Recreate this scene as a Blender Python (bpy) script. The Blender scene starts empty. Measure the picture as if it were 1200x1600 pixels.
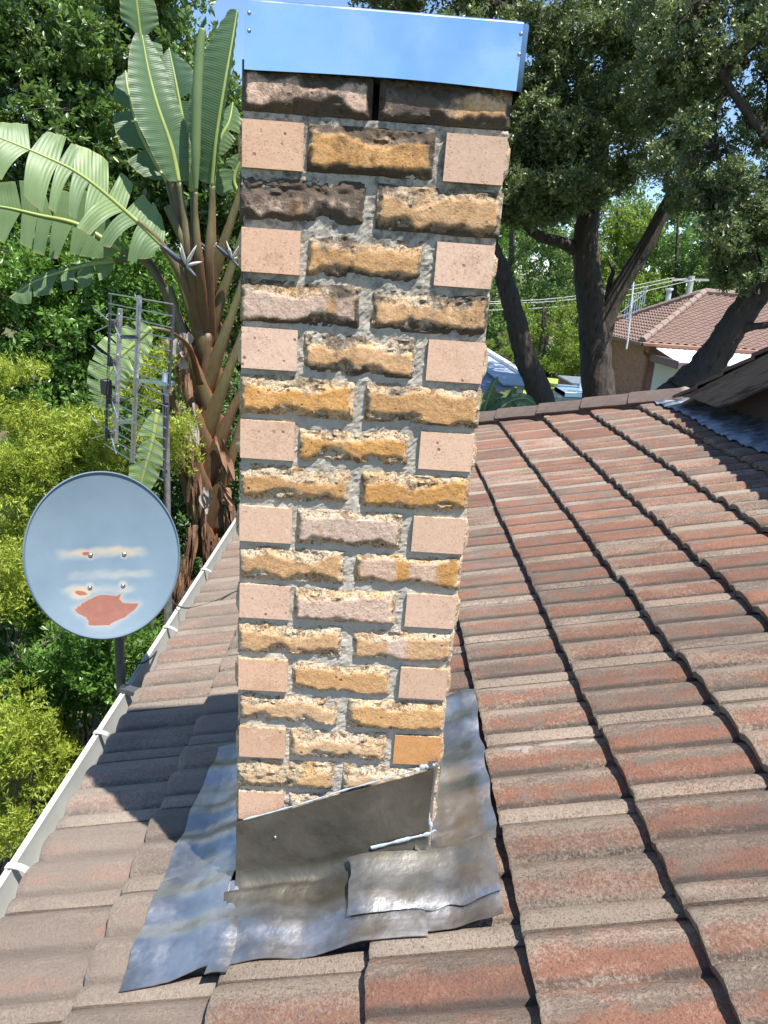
import bpy, math, random
import numpy as np
from mathutils import Vector, Matrix

# ------------------------------------------------------------------ camera, world, sun, exposure
R = math.radians
scene = bpy.context.scene
COL = scene.collection
ZC = 4.6                                   # height of the chimney's top course above the ground
CAM = np.array([0.2551, -1.3935, ZC - 0.3453])
YAW, PIT, ROL, FPX = -0.0307, 0.3145, 0.0718, 1110.0
cy_, sy_ = math.cos(YAW), math.sin(YAW)
fw = np.array([-sy_ * math.cos(PIT), cy_ * math.cos(PIT), -math.sin(PIT)])
r0 = np.array([cy_, sy_, 0.0]); u0 = np.cross(r0, fw)
c_, s_ = math.cos(ROL), math.sin(ROL)
RT = c_ * r0 + s_ * u0; UP = -s_ * r0 + c_ * u0
cam_data = bpy.data.cameras.new('camera')
cam = bpy.data.objects.new('camera', cam_data); COL.objects.link(cam)
M = Matrix(((RT[0], UP[0], -fw[0], CAM[0]), (RT[1], UP[1], -fw[1], CAM[1]), (RT[2], UP[2], -fw[2], CAM[2]), (0, 0, 0, 1)))
cam.matrix_world = M
cam_data.sensor_fit = 'VERTICAL'; cam_data.sensor_height = 36.0
cam_data.lens = FPX / 1600.0 * 36.0
cam_data.clip_start = 0.05; cam_data.clip_end = 2000
scene.camera = cam

SUN_EL, SUN_AZ = 66.66, 134.0
world = bpy.data.worlds.new('World'); scene.world = world; world.use_nodes = True
wn = world.node_tree
bg = wn.nodes['Background']
sky = wn.nodes.new('ShaderNodeTexSky'); sky.sky_type = 'NISHITA'; sky.sun_disc = False
sky.sun_elevation = R(SUN_EL); sky.sun_rotation = R(SUN_AZ); sky.altitude = 50; sky.air_density = 1.0; sky.dust_density = 0.0; sky.ozone_density = 4.5
wn.links.new(sky.outputs[0], bg.inputs[0]); bg.inputs[1].default_value = 0.115
sd = bpy.data.lights.new('sun', 'SUN'); sd.energy = 5.0; sd.angle = R(0.5); sd.color = (1.0, 0.955, 0.88)
sun = bpy.data.objects.new('sun', sd); COL.objects.link(sun)
sun.rotation_euler = Vector((-0.2847, 0.2757, -0.9181)).to_track_quat('-Z', 'Y').to_euler()
scene.view_settings.view_transform = 'Standard'; scene.view_settings.look = 'None'
scene.view_settings.exposure = 0.92; scene.view_settings.gamma = 1.0
scene.view_settings.use_curve_mapping = False
scene.cycles.max_bounces = 6; scene.cycles.transparent_max_bounces = 6

def at(px, py, Y):
    """point of the photographed place seen at photo pixel (px, py), on the upright plane at distance Y"""
    d = (px - 600) / FPX * RT - (py - 800) / FPX * UP + fw
    t = (Y - CAM[1]) / d[1]
    return CAM + t * d
def atz(px, py, z):
    d = (px - 600) / FPX * RT - (py - 800) / FPX * UP + fw
    return CAM + (z - CAM[2]) / d[2] * d
def atx(px, py, x):
    d = (px - 600) / FPX * RT - (py - 800) / FPX * UP + fw
    return CAM + (x - CAM[0]) / d[0] * d

# ------------------------------------------------------------------ noise
def _h(ix, iy, seed):
    with np.errstate(over='ignore'):
        n = (ix.astype(np.int64) * 374761393 + iy.astype(np.int64) * 668265263 + int(seed) * 974711) & 0x7fffffff
        n = ((n ^ (n >> 13)) * 1274126177) & 0x7fffffff
        n = n ^ (n >> 16)
    return (n & 0xffff) / 65535.0
def vnoise(x, y, seed=0):
    x = np.asarray(x, float); y = np.asarray(y, float)
    ix = np.floor(x); iy = np.floor(y); fx = x - ix; fy = y - iy
    fx = fx * fx * (3 - 2 * fx); fy = fy * fy * (3 - 2 * fy)
    a = _h(ix, iy, seed); b = _h(ix + 1, iy, seed); c = _h(ix, iy + 1, seed); d = _h(ix + 1, iy + 1, seed)
    return (a + (b - a) * fx) + ((c + (d - c) * fx) - (a + (b - a) * fx)) * fy
def fbm(x, y, seed=0, oct=4):
    s = 0; a = 0.5; t = 0
    for o in range(oct):
        s = s + a * vnoise(np.asarray(x) * 2 ** o, np.asarray(y) * 2 ** o, seed + o * 17); t += a; a *= 0.5
    return s / t
def sstep(a, b, x):
    t = np.clip((np.asarray(x, float) - a) / (b - a), 0, 1); return t * t * (3 - 2 * t)

# ------------------------------------------------------------------ material helpers
class NT:
    def __init__(s, name, rough=0.7, metal=0.0, spec=None):
        s.m = bpy.data.materials.new(name); s.m.use_nodes = True; s.t = s.m.node_tree
        s.b = s.t.nodes['Principled BSDF']; s.o = s.t.nodes['Material Output']
        s.b.inputs['Roughness'].default_value = rough; s.b.inputs['Metallic'].default_value = metal
        if spec is not None: s.b.inputs['Specular IOR Level'].default_value = spec
    def n(s, typ, **kw):
        nd = s.t.nodes.new('ShaderNode' + typ)
        for k, v in kw.items(): setattr(nd, k, v)
        return nd
    def put(s, sock, v):
        if isinstance(v, bpy.types.NodeSocket): s.t.links.new(v, sock)
        elif isinstance(v, (tuple, list)) and len(v) == 3 and sock.type == 'RGBA': sock.default_value = (*v, 1)
        else: sock.default_value = v
    def coord(s, which='Object'): return s.n('TexCoord').outputs[which]
    def pos(s): return s.n('NewGeometry').outputs['Position']
    def attr(s, name): return s.n('Attribute', attribute_name=name).outputs['Fac']
    def rnd(s): return s.n('ObjectInfo').outputs['Random']
    def map(s, vec, scale=(1, 1, 1), loc=(0, 0, 0)):
        k = s.n('Mapping'); s.put(k.inputs[0], vec); k.inputs['Scale'].default_value = scale
        if isinstance(loc, bpy.types.NodeSocket): s.put(k.inputs['Location'], loc)
        else: k.inputs['Location'].default_value = loc
        return k.outputs[0]
    def noise(s, vec, scale, detail=4, rough=0.55, dist=0.0):
        k = s.n('TexNoise'); s.put(k.inputs['Vector'], vec); k.inputs['Scale'].default_value = scale
        k.inputs['Detail'].default_value = detail; k.inputs['Roughness'].default_value = rough; k.inputs['Distortion'].default_value = dist
        return k.outputs['Fac']
    def voro(s, vec, scale, feature='F1'):
        k = s.n('TexVoronoi', feature=feature); s.put(k.inputs['Vector'], vec); k.inputs['Scale'].default_value = scale
        return k.outputs['Distance']
    def ramp(s, fac, a, b, lo=0.0, hi=1.0):
        k = s.n('MapRange', interpolation_type='SMOOTHSTEP'); s.put(k.inputs[0], fac)
        k.inputs[1].default_value = a; k.inputs[2].default_value = b; k.inputs[3].default_value = lo; k.inputs[4].default_value = hi
        return k.outputs[0]
    def math(s, op, a, b=0.0):
        k = s.n('Math', operation=op); s.put(k.inputs[0], a); s.put(k.inputs[1], b); return k.outputs[0]
    def mix(s, f, a, b, mode='MIX'):
        k = s.n('Mix', data_type='RGBA', blend_type=mode); s.put(k.inputs[0], f); s.put(k.inputs[6], a); s.put(k.inputs[7], b); return k.outputs[2]
    def bump(s, h, strength=0.5, dist=0.01):
        k = s.n('Bump'); s.put(k.inputs['Height'], h); k.inputs['Strength'].default_value = strength; k.inputs['Distance'].default_value = dist
        s.t.links.new(k.outputs[0], s.b.inputs['Normal']); return k
    def base(s, c): s.put(s.b.inputs['Base Color'], c); return s
    def rough(s, v): s.put(s.b.inputs['Roughness'], v); return s

def simple(name, col, rough=0.7, metal=0.0, var=0.25, scale=6.0, bump=0.0, coord='Object'):
    k = NT(name, rough, metal); c = k.coord(coord)
    nz = k.noise(c, scale, 5, 0.6)
    dark = tuple(x * (1 - var) for x in col); lite = tuple(min(1, x * (1 + var)) for x in col)
    k.base(k.mix(nz, dark, lite))
    if bump: k.bump(k.noise(c, scale * 6, 4, 0.6), bump, 0.01)
    return k.m

def leaf_mat(name, dark, lite, rough=0.4, trans=0.25, tcol=None, spec=0.5):
    k = NT(name, rough, 0, spec)
    f = k.attr('tint')
    col = k.mix(f, dark, lite); k.base(col)
    tr = k.n('BsdfTranslucent'); k.put(tr.inputs[0], k.mix(0.5, col, tcol or lite))
    mx = k.n('MixShader'); mx.inputs[0].default_value = trans
    k.t.links.new(k.b.outputs[0], mx.inputs[1]); k.t.links.new(tr.outputs[0], mx.inputs[2]); k.t.links.new(mx.outputs[0], k.o.inputs[0])
    return k.m

# ------------------------------------------------------------------ object helpers
def link(o): COL.objects.link(o); return o
def tag(o, label=None, cat=None, group=None, kind=None):
    if label: o['label'] = label
    if cat: o['category'] = cat
    if group: o['group'] = group
    if kind: o['kind'] = kind
    return o
def empty(name, loc, label=None, cat=None, group=None):
    o = bpy.data.objects.new(name, None); o.location = loc; link(o); o.empty_display_size = 0.1
    return tag(o, label, cat, group)
def parent(o, p):
    if p is not None:
        o.parent = p
    return o
def wloc(o):
    m = Vector((0, 0, 0))
    while o is not None: m = m + o.location; o = o.parent
    return m

class MB:
    """collects shapes in world coordinates, links them as one mesh object"""
    def __init__(s): s.v = []; s.f = []; s.a = {}
    def add(s, vs, fs):
        b = len(s.v); s.v.extend([tuple(map(float, p)) for p in vs]); s.f.extend([tuple(i + b for i in f) for f in fs]); return s
    def box(s, x0, x1, y0, y1, z0, z1, ch=0.0, fr=None):
        vs = []; c = ch
        if c <= 0:
            vs = [(x, y, z) for z in (z0, z1) for y in (y0, y1) for x in (x0, x1)]
            fs = [(0, 2, 3, 1), (4, 5, 7, 6), (0, 1, 5, 4), (2, 6, 7, 3), (0, 4, 6, 2), (1, 3, 7, 5)]
        else:
            idx = {}; sx = (x0, x1); sy = (y0, y1); sz = (z0, z1)
            for i in (0, 1):
                for j in (0, 1):
                    for k in (0, 1):
                        gx = c * (1 - 2 * i); gy = c * (1 - 2 * j); gz = c * (1 - 2 * k)
                        idx[(i, j, k, 'x')] = len(vs); vs.append((sx[i], sy[j] + gy, sz[k] + gz))
                        idx[(i, j, k, 'y')] = len(vs); vs.append((sx[i] + gx, sy[j], sz[k] + gz))
                        idx[(i, j, k, 'z')] = len(vs); vs.append((sx[i] + gx, sy[j] + gy, sz[k]))
            q = lambda *a: tuple(idx[t] for t in a)
            fs = []
            for i in (0, 1):
                f = q((i, 0, 0, 'x'), (i, 1, 0, 'x'), (i, 1, 1, 'x'), (i, 0, 1, 'x')); fs.append(f if i else f[::-1])
                f = q((0, i, 0, 'y'), (0, i, 1, 'y'), (1, i, 1, 'y'), (1, i, 0, 'y')); fs.append(f if i else f[::-1])
                f = q((0, 0, i, 'z'), (1, 0, i, 'z'), (1, 1, i, 'z'), (0, 1, i, 'z')); fs.append(f if i else f[::-1])
                for j in (0, 1):
                    fs.append(q((i, j, 0, 'x'), (i, j, 1, 'x'), (i, j, 1, 'y'), (i, j, 0, 'y')))
                    fs.append(q((i, 0, j, 'x'), (i, 1, j, 'x'), (i, 1, j, 'z'), (i, 0, j, 'z')))
                    fs.append(q((0, i, j, 'y'), (1, i, j, 'y'), (1, i, j, 'z'), (0, i, j, 'z')))
                    for k in (0, 1): fs.append(q((i, j, k, 'x'), (i, j, k, 'y'), (i, j, k, 'z')))
        if fr is not None: vs = [fr(*p) for p in vs]
        return s.add(vs, fs)
    def bar(s, a, b, w, h=None, up=(0, 0, 1)):
        a = Vector(a); b = Vector(b); h = h or w; d = (b - a).normalized(); u = Vector(up)
        x = d.cross(u)
        if x.length < 1e-4: x = d.cross(Vector((1, 0, 0)))
        x.normalize(); y = x.cross(d)
        vs = [p + x * (w / 2 * i) + y * (h / 2 * j) for p in (a, b) for i, j in ((-1, -1), (1, -1), (1, 1), (-1, 1))]
        return s.add(vs, [(3, 2, 1, 0), (4, 5, 6, 7), (0, 1, 5, 4), (1, 2, 6, 5), (2, 3, 7, 6), (3, 0, 4, 7)])
    def tube(s, path, rad, n=10, cap=True, wob=0.0, seed=0):
        P = [Vector(p) for p in path]; m = len(P)
        if not hasattr(rad, '__len__'): rad = [rad] * m
        rg = random.Random(seed); vs = []; fs = []
        t0 = (P[1] - P[0]).normalized(); x = t0.orthogonal().normalized()
        for i in range(m):
            t = (P[min(i + 1, m - 1)] - P[max(i - 1, 0)]).normalized()
            x = (x - t * x.dot(t)).normalized(); y = t.cross(x)
            for k in range(n):
                a = 2 * math.pi * k / n; rr = rad[i] * (1 + wob * (rg.random() - 0.5))
                vs.append(P[i] + (x * math.cos(a) + y * math.sin(a)) * rr)
        for i in range(m - 1):
            for k in range(n): fs.append((i * n + k, i * n + (k + 1) % n, (i + 1) * n + (k + 1) % n, (i + 1) * n + k))
        if cap: fs.append(tuple(range(n))[::-1]); fs.append(tuple((m - 1) * n + k for k in range(n)))
        return s.add(vs, fs)
    def grid(s, nu, nv, fn, flip=False):
        vs = [fn(i / nu, j / nv) for i in range(nu + 1) for j in range(nv + 1)]
        fs = []
        for i in range(nu):
            for j in range(nv):
                q = (i * (nv + 1) + j, (i + 1) * (nv + 1) + j, (i + 1) * (nv + 1) + j + 1, i * (nv + 1) + j + 1)
                fs.append(q[::-1] if flip else q)
        return s.add(vs, fs)
    def build(s, name, mat, par=None, smooth=30, kind=None, origin=None):
        off = wloc(par) if par is not None else (Vector(origin) if origin is not None else Vector((0, 0, 0)))
        me = bpy.data.meshes.new(name)
        me.from_pydata([tuple(Vector(p) - off) for p in s.v], [], s.f)
        for k, arr in s.a.items():
            at_ = me.attributes.new(k, 'FLOAT', 'POINT'); at_.data.foreach_set('value', np.asarray(arr, np.float32))
        if mat: me.materials.append(mat)
        if smooth: me.shade_smooth(); me.set_sharp_from_angle(angle=R(smooth))
        o = bpy.data.objects.new(name, me); link(o)
        if par is not None: o.parent = par
        else: o.location = off
        if kind: o['kind'] = kind
        return o

def curve(pts, n=8):
    """Catmull-Rom through points"""
    P = [Vector(p) for p in pts]; P = [P[0] * 2 - P[1]] + P + [P[-1] * 2 - P[-2]]; out = []
    for i in range(1, len(P) - 2):
        for k in range(n):
            t = k / n; a, b, c, d = P[i - 1], P[i], P[i + 1], P[i + 2]
            out.append(0.5 * ((2 * b) + (c - a) * t + (2 * a - 5 * b + 4 * c - d) * t * t + (3 * b - 3 * c + d - a) * t ** 3))
    out.append(P[-2]); return out
def lerp_list(a, n):
    x = np.linspace(0, len(a) - 1, n); return list(np.interp(x, range(len(a)), a))

# ------------------------------------------------------------------ materials
def brick_material(face):
    k = NT('brick_face' if face else 'brick', 0.9)
    c = k.coord('Object'); p = k.pos(); r = k.rnd()
    off = k.n('CombineXYZ'); k.put(off.inputs[0], k.math('MULTIPLY', r, 37.0)); k.put(off.inputs[1], k.math('MULTIPLY', r, 91.0))
    v = k.map(p, (1, 1, 1), off.outputs[0])
    fine = k.noise(v, 230, 4, 0.75); mid = k.noise(v, 62, 6, 0.68); big = k.noise(v, 16, 4, 0.6)
    hv = k.n('HueSaturation'); 
    if face:
        flat = k.attr('flat'); soot = k.attr('soot'); pink = k.attr('pink')
        frac = k.mix(mid, (0.47, 0.33, 0.19), (0.90, 0.77, 0.57))
        frac = k.mix(k.ramp(big, 0.45, 0.7), frac, (0.66, 0.41, 0.19))
        orange = k.mix(k.math('ADD', k.math('MULTIPLY', mid, 0.6), k.math('MULTIPLY', big, 0.4)), (0.50, 0.22, 0.06), (0.84, 0.47, 0.18))
        zz = k.n('SeparateXYZ'); k.put(zz.inputs[0], p)
        wash = k.math('ADD', k.ramp(zz.outputs[2], ZC - 0.95, ZC - 1.5, 0, 0.42), k.ramp(k.math('ADD', k.math('MULTIPLY', big, .6), k.math('MULTIPLY', mid, .4)), 0.46, 0.64, 0, 0.32))
        orange = k.mix(wash, orange, (0.80, 0.58, 0.35))
        pk = k.mix(mid, (0.66, 0.43, 0.32), (0.84, 0.63, 0.50))
        plane = k.mix(pink, orange, pk)
        col = k.mix(k.math('MULTIPLY', k.ramp(k.math('ADD', flat, k.math('MULTIPLY', k.math('SUBTRACT', k.math('ADD', mid, k.math('MULTIPLY', big, 0.6)), 0.8), 2.2)), 0.1, 1.0), 0.95), frac, plane)
    else:
        tone = k.attr('tone'); soot = k.attr('soot')
        pk = k.mix(mid, (0.68, 0.43, 0.295), (0.80, 0.55, 0.40))
        og = k.mix(mid, (0.62, 0.28, 0.09), (0.80, 0.47, 0.24))
        col = k.mix(tone, pk, og)
        col = k.mix(k.math('MULTIPLY', k.ramp(k.math('ADD', k.math('MULTIPLY', big, .6), k.math('MULTIPLY', fine, .4)), 0.5, 0.66), 0.5), col, (0.47, 0.29, 0.19)); col = k.mix(k.ramp(fine, 0.58, 0.66, 0, 0.55), col, (0.33, 0.19, 0.12)); col = k.mix(k.ramp(k.noise(v, 30, 5, .7, 1.0), 0.30, 0.38, 0.45, 0), col, (0.88, 0.72, 0.58))
    if face:
        pore = k.math('MULTIPLY', k.ramp(fine, 0.53, 0.62), k.ramp(flat, 0.2, 0.9, 0.75, 0.36))
        col = k.mix(pore, col, (0.20, 0.11, 0.055))
        col = k.mix(k.math('MULTIPLY', k.ramp(fine, 0.46, 0.30), k.ramp(flat, 0.2, 0.9, 0.35, 0.1)), col, (0.92, 0.80, 0.62))
        crv = k.noise(v, 48, 5, 0.7, 1.0)
        col = k.mix(k.math('MULTIPLY', k.ramp(crv, 0.53, 0.60, 0, 0.75), k.ramp(flat, 0.3, 0.9, 1, 0.22)), col, (0.20, 0.105, 0.05))
        cr2 = k.noise(v, 120, 4, 0.75, 0.6); col = k.mix(k.math('MULTIPLY', k.ramp(cr2, 0.56, 0.62, 0, 0.7), k.ramp(flat, 0.3, 0.9, 1, 0.3)), col, (0.13, 0.07, 0.035))
    # dark burnt ironstone pits
    vo = k.voro(v, 42.0); pit = k.math('MULTIPLY', k.ramp(vo, 0.10, 0.17, 1, 0), k.ramp(k.noise(v, 9, 2), 0.5, 0.62))
    vo2 = k.voro(v, 130.0); pit2 = k.math('MULTIPLY', k.ramp(vo2, 0.10, 0.2, 1, 0), k.ramp(k.noise(v, 25, 2), 0.52, 0.62))
    pits = k.math('MAXIMUM', pit, k.math('MULTIPLY', pit2, 0.8))
    col = k.mix(k.math('MULTIPLY', pits, 0.8 if face else 0.75), col, (0.09, 0.045, 0.025))
    # black lichen and soot
    sn = k.math('ADD', k.math('MULTIPLY', mid, 0.85), k.math('ADD', k.math('MULTIPLY', fine, 0.5), k.math('MULTIPLY', k.math('SUBTRACT', big, 0.5), 0.7)))
    sm = k.ramp(k.math('SUBTRACT', k.math('MULTIPLY', soot, 1.05), sn), -0.20, 0.22)
    col = k.mix(k.math('MULTIPLY', sm, 0.92), col, k.mix(fine, (0.022, 0.016, 0.012), (0.12, 0.085, 0.06)))
    col = k.mix(k.ramp(fine, 0.3, 0.75, 0.0, 0.16), col, (0.25, 0.15, 0.08), 'MULTIPLY')
    k.put(hv.inputs['Color'], col); k.put(hv.inputs['Value'], k.math('ADD', 0.86, k.math('MULTIPLY', r, 0.2))); k.put(hv.inputs['Saturation'], k.math('ADD', 0.9, k.math('MULTIPLY', k.math('FRACT', k.math('MULTIPLY', r, 7.3)), 0.2))); k.base(hv.outputs[0])
    h = k.math('ADD', k.math('MULTIPLY', fine, 0.35), mid)
    h = k.math('SUBTRACT', h, k.math('MULTIPLY', pits, 0.6))
    bp = k.bump(h, 1.0 if face else 0.35, 0.009 if face else 0.0025)
    if face: k.put(bp.inputs['Strength'], k.ramp(flat, 0.1, 1.0, 1.0, 0.4))
    return k.m
MAT = {}
MAT['brick'] = brick_material(False); MAT['brick_face'] = brick_material(True)

def mortar_material():
    k = NT('mortar', 0.95); p = k.pos()
    f = k.noise(p, 500, 2, 0.7); m = k.noise(p, 60, 5, 0.65); b = k.noise(p, 9, 3)
    col = k.mix(m, (0.43, 0.385, 0.32), (0.68, 0.62, 0.53)); col = k.mix(k.ramp(f, 0.35, 0.7, 0.35, 0), col, (0.18, 0.16, 0.13))
    z = k.n('SeparateXYZ'); k.put(z.inputs[0], p)
    grime = k.math('MULTIPLY', k.ramp(z.outputs[2], ZC - 1.0, ZC - 0.05), k.ramp(k.math('ADD', m, k.math('MULTIPLY', b, 0.7)), 0.72, 1.05))
    col = k.mix(k.math('MULTIPLY', grime, 0.85), col, (0.05, 0.042, 0.035))
    k.base(col); k.bump(k.math('ADD', f, m), 0.45, 0.004); return k.m
MAT['mortar'] = mortar_material()

def tile_material():
    k = NT('roof_tile_concrete', 0.88); c = k.coord('Object'); oi = k.n('ObjectInfo'); r = oi.outputs['Random']
    sep = k.n('SeparateColor'); k.put(sep.inputs[0], oi.outputs['Color'])
    redness, lichen = sep.outputs[0], sep.outputs[1]
    off = k.n('CombineXYZ'); k.put(off.inputs[0], k.math('MULTIPLY', r, 53.0)); k.put(off.inputs[1], k.math('MULTIPLY', r, 17.0)); k.put(off.inputs[2], k.math('MULTIPLY', r, 29.0))
    v = k.map(c, (1, 1, 1), off.outputs[0]); vs = k.map(c, (0.22, 1, 1), off.outputs[0])
    streak = k.noise(vs, 42, 5, 0.65); cloud = k.noise(v, 11, 5, 0.6, 0.4); cloud2 = k.noise(vs, 15, 4, 0.6); fine = k.noise(v, 210, 4, 0.8); spk = k.noise(v, 110, 5, 0.78)
    band = k.attr('red'); lap = k.attr('pale')
    grey = k.mix(streak, (0.092, 0.067, 0.052), (0.265, 0.20, 0.158))
    red = k.mix(k.math('ADD', k.math('MULTIPLY', streak, 0.5), k.math('MULTIPLY', cloud, 0.5)), (0.125, 0.052, 0.035), (0.33, 0.15, 0.092))
    rm = k.math('ADD', k.math('MULTIPLY', band, 0.75), k.math('MULTIPLY', k.math('SUBTRACT', k.math('ADD', cloud, cloud2), 1.0), 2.3))
    rm = k.math('MULTIPLY', k.ramp(k.math('ADD', rm, k.math('SUBTRACT', redness, 0.5)), 0.10, 0.75), 0.9)
    col = k.mix(rm, grey, red)
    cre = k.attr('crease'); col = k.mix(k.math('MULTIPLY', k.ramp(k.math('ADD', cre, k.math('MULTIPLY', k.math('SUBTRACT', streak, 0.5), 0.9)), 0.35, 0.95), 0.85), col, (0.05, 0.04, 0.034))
    # pale lichen bloom
    ln = k.math('ADD', k.math('MULTIPLY', spk, 0.62), k.math('MULTIPLY', cloud2, 0.45))
    lm = k.ramp(k.math('ADD', ln, k.math('ADD', k.math('MULTIPLY', lap, 0.14), k.math('MULTIPLY', k.math('SUBTRACT', lichen, 0.5), 0.25))), 0.53, 0.74)
    col = k.mix(k.math('MULTIPLY', lm, 0.74), col, k.mix(fine, (0.24, 0.185, 0.14), (0.56, 0.465, 0.365)))
    col = k.mix(k.ramp(fine, 0.50, 0.64, 0, 0.72), col, (0.05, 0.037, 0.03))
    col = k.mix(k.ramp(k.noise(vs, 7, 4, 0.6), 0.5, 0.75, 0, 0.5), col, (0.075, 0.058, 0.05))
    col = k.mix(k.math('MULTIPLY', k.ramp(k.noise(v, 24, 3), 0.62, 0.72), 0.3), col, (0.07, 0.055, 0.045))
    # thin pale scratches
    sc = k.noise(k.map(c, (6, 1.2, 1), off.outputs[0]), 14, 2, 0.4, 1.5)
    col = k.mix(k.math('MULTIPLY', k.ramp(k.math('ABSOLUTE', k.math('SUBTRACT', sc, 0.5)), 0.0, 0.006, 1, 0), k.ramp(cloud, 0.55, 0.7, 0, 0.5)), col, (0.5, 0.42, 0.34))
    dust = sep.outputs[2]; col = k.mix(k.math('MULTIPLY', dust, 0.55), col, k.mix(cloud, (0.22, 0.175, 0.14), (0.36, 0.30, 0.245)))
    hv = k.n('HueSaturation'); k.put(hv.inputs['Color'], col); k.put(hv.inputs['Value'], k.math('ADD', 0.92, k.math('MULTIPLY', k.math('FRACT', k.math('MULTIPLY', r, 5.7)), 0.4))); col = hv.outputs[0]
    k.base(col); k.bump(k.math('ADD', k.math('MULTIPLY', fine, 0.6), k.math('ADD', spk, k.math('MULTIPLY', streak, 0.8))), 1.0, 0.008); return k.m
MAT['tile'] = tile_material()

def cap_tile_material():
    k = NT('verge_cap_concrete', 0.9); p = k.pos()
    s1 = k.noise(k.map(p, (0.5, 1.5, 1)), 22, 5, 0.65); f = k.noise(p, 160, 4, 0.7)
    col = k.mix(s1, (0.06, 0.042, 0.036), (0.20, 0.145, 0.122)); col = k.mix(k.ramp(f, 0.55, 0.75, 0, 0.5), col, (0.28, 0.225, 0.18))
    k.base(col); k.bump(k.math('ADD', f, s1), 0.9, 0.008); return k.m
MAT['cap_tile'] = cap_tile_material()

def lead_material():
    k = NT('lead_sheet', 0.34, 1.0); p = k.pos()
    a = k.noise(p, 14, 4, 0.6, 0.25); b = k.noise(p, 55, 3, 0.6); f = k.noise(p, 420, 2, 0.6)
    c2 = k.noise(p, 5.5, 3, 0.55, 0.5); col = k.mix(a, (0.30, 0.295, 0.285), (0.68, 0.68, 0.69)); col = k.mix(k.ramp(c2, 0.40, 0.54, 0.6, 0), col, (0.28, 0.26, 0.22))
    col = k.mix(k.ramp(b, 0.60, 0.74, 0, 0.35), col, (0.62, 0.60, 0.56))
    pt = k.ramp(k.math('ADD', k.attr('patina'), k.math('MULTIPLY', k.math('SUBTRACT', a, 0.5), 0.6)), 0.25, 0.75)
    col = k.mix(pt, col, k.mix(a, (0.085, 0.075, 0.055), (0.20, 0.185, 0.15))); k.put(k.b.inputs['Metallic'], k.math('SUBTRACT', 0.93, k.math('MULTIPLY', pt, 0.2)))
    k.base(col); k.rough(k.math('ADD', k.ramp(k.math('ADD', a, k.math('MULTIPLY', b, 0.4)), 0.4, 0.95, 0.30, 0.48), k.math('MULTIPLY', pt, 0.08)))
    h = k.math('ADD', k.math('MULTIPLY', a, 3.0), k.math('ADD', k.math('MULTIPLY', b, 0.5), k.math('MULTIPLY', f, 0.05)))
    k.bump(h, 0.3, 0.004); return k.m
MAT['lead'] = lead_material()
def apron_material():
    k = NT('lead_apron_patina', 0.42, 0.85); p = k.pos()
    a = k.noise(p, 10, 4, 0.6, 0.6); b = k.noise(p, 90, 4, 0.6)
    col = k.mix(a, (0.085, 0.075, 0.055), (0.19, 0.175, 0.14)); col = k.mix(k.ramp(b, 0.62, 0.74, 0, 0.35), col, (0.30, 0.28, 0.24))
    k.base(col); k.rough(k.ramp(a, 0.3, 0.8, 0.34, 0.55)); k.bump(k.math('ADD', a, k.math('MULTIPLY', b, 0.2)), 0.3, 0.006); return k.m
MAT['apron'] = apron_material()
MAT['sealant'] = simple('grey_blue_sealant', (0.50, 0.57, 0.64), 0.3, 0, 0.2, 60, 0.3)
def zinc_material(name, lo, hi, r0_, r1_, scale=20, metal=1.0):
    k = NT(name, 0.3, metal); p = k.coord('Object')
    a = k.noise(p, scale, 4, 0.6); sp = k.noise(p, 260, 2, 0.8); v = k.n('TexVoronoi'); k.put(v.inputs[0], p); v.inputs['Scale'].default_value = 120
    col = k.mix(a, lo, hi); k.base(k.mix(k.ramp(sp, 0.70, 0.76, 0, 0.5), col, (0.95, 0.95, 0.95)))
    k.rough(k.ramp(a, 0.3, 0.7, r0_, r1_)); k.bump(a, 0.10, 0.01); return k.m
MAT['zinc'] = zinc_material('bright_zinc_sheet', (0.50, 0.66, 0.77), (0.72, 0.82, 0.88), 0.14, 0.36, 5)  # blue tint in the base colour stands in for reflected sky
MAT['galv'] = zinc_material('galvanised_strip', (0.34, 0.37, 0.42), (0.62, 0.66, 0.7), 0.35, 0.6, 16)
MAT['alu'] = zinc_material('dull_aluminium', (0.5, 0.52, 0.54), (0.72, 0.73, 0.75), 0.35, 0.55, 30)
MAT['galv_pole'] = zinc_material('galvanised_pole', (0.36, 0.38, 0.41), (0.6, 0.62, 0.65), 0.4, 0.6, 30)
MAT['screw'] = zinc_material('steel_screw', (0.3, 0.3, 0.32), (0.75, 0.75, 0.76), 0.25, 0.4, 90)
MAT['black'] = simple('black_plastic', (0.025, 0.026, 0.028), 0.45, 0, 0.3, 20)
MAT['darkpole'] = simple('dark_painted_pole', (0.06, 0.065, 0.075), 0.45, 0, 0.4, 14)
MAT['gutter'] = simple('cream_gutter_enamel', (0.47, 0.47, 0.44), 0.4, 0, 0.28, 7)
MAT['gutter_in'] = MAT['gutter']
def weather_wood():
    k = NT('weathered_timber', 0.9); p = k.pos()
    rot = k.n('Mapping'); k.put(rot.inputs[0], p); rot.inputs['Rotation'].default_value = (math.atan(0.405), 0, 0); p = rot.outputs[0]
    g = k.noise(k.map(p, (1, 0.7, 14)), 8, 6, 0.7, 0.4); s1 = k.noise(k.map(p, (1, 0.5, 8)), 6, 4, 0.6)
    col = k.mix(g, (0.05, 0.036, 0.028), (0.30, 0.235, 0.19)); col = k.mix(k.ramp(s1, 0.5, 0.68), col, (0.045, 0.033, 0.027))
    k.base(col); k.bump(g, 0.8, 0.01); return k.m
MAT['wood'] = weather_wood()
MAT['dark_wall'] = simple('dark_brown_wall_paint', (0.075, 0.05, 0.04), 0.75, 0, 0.15, 5)
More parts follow.
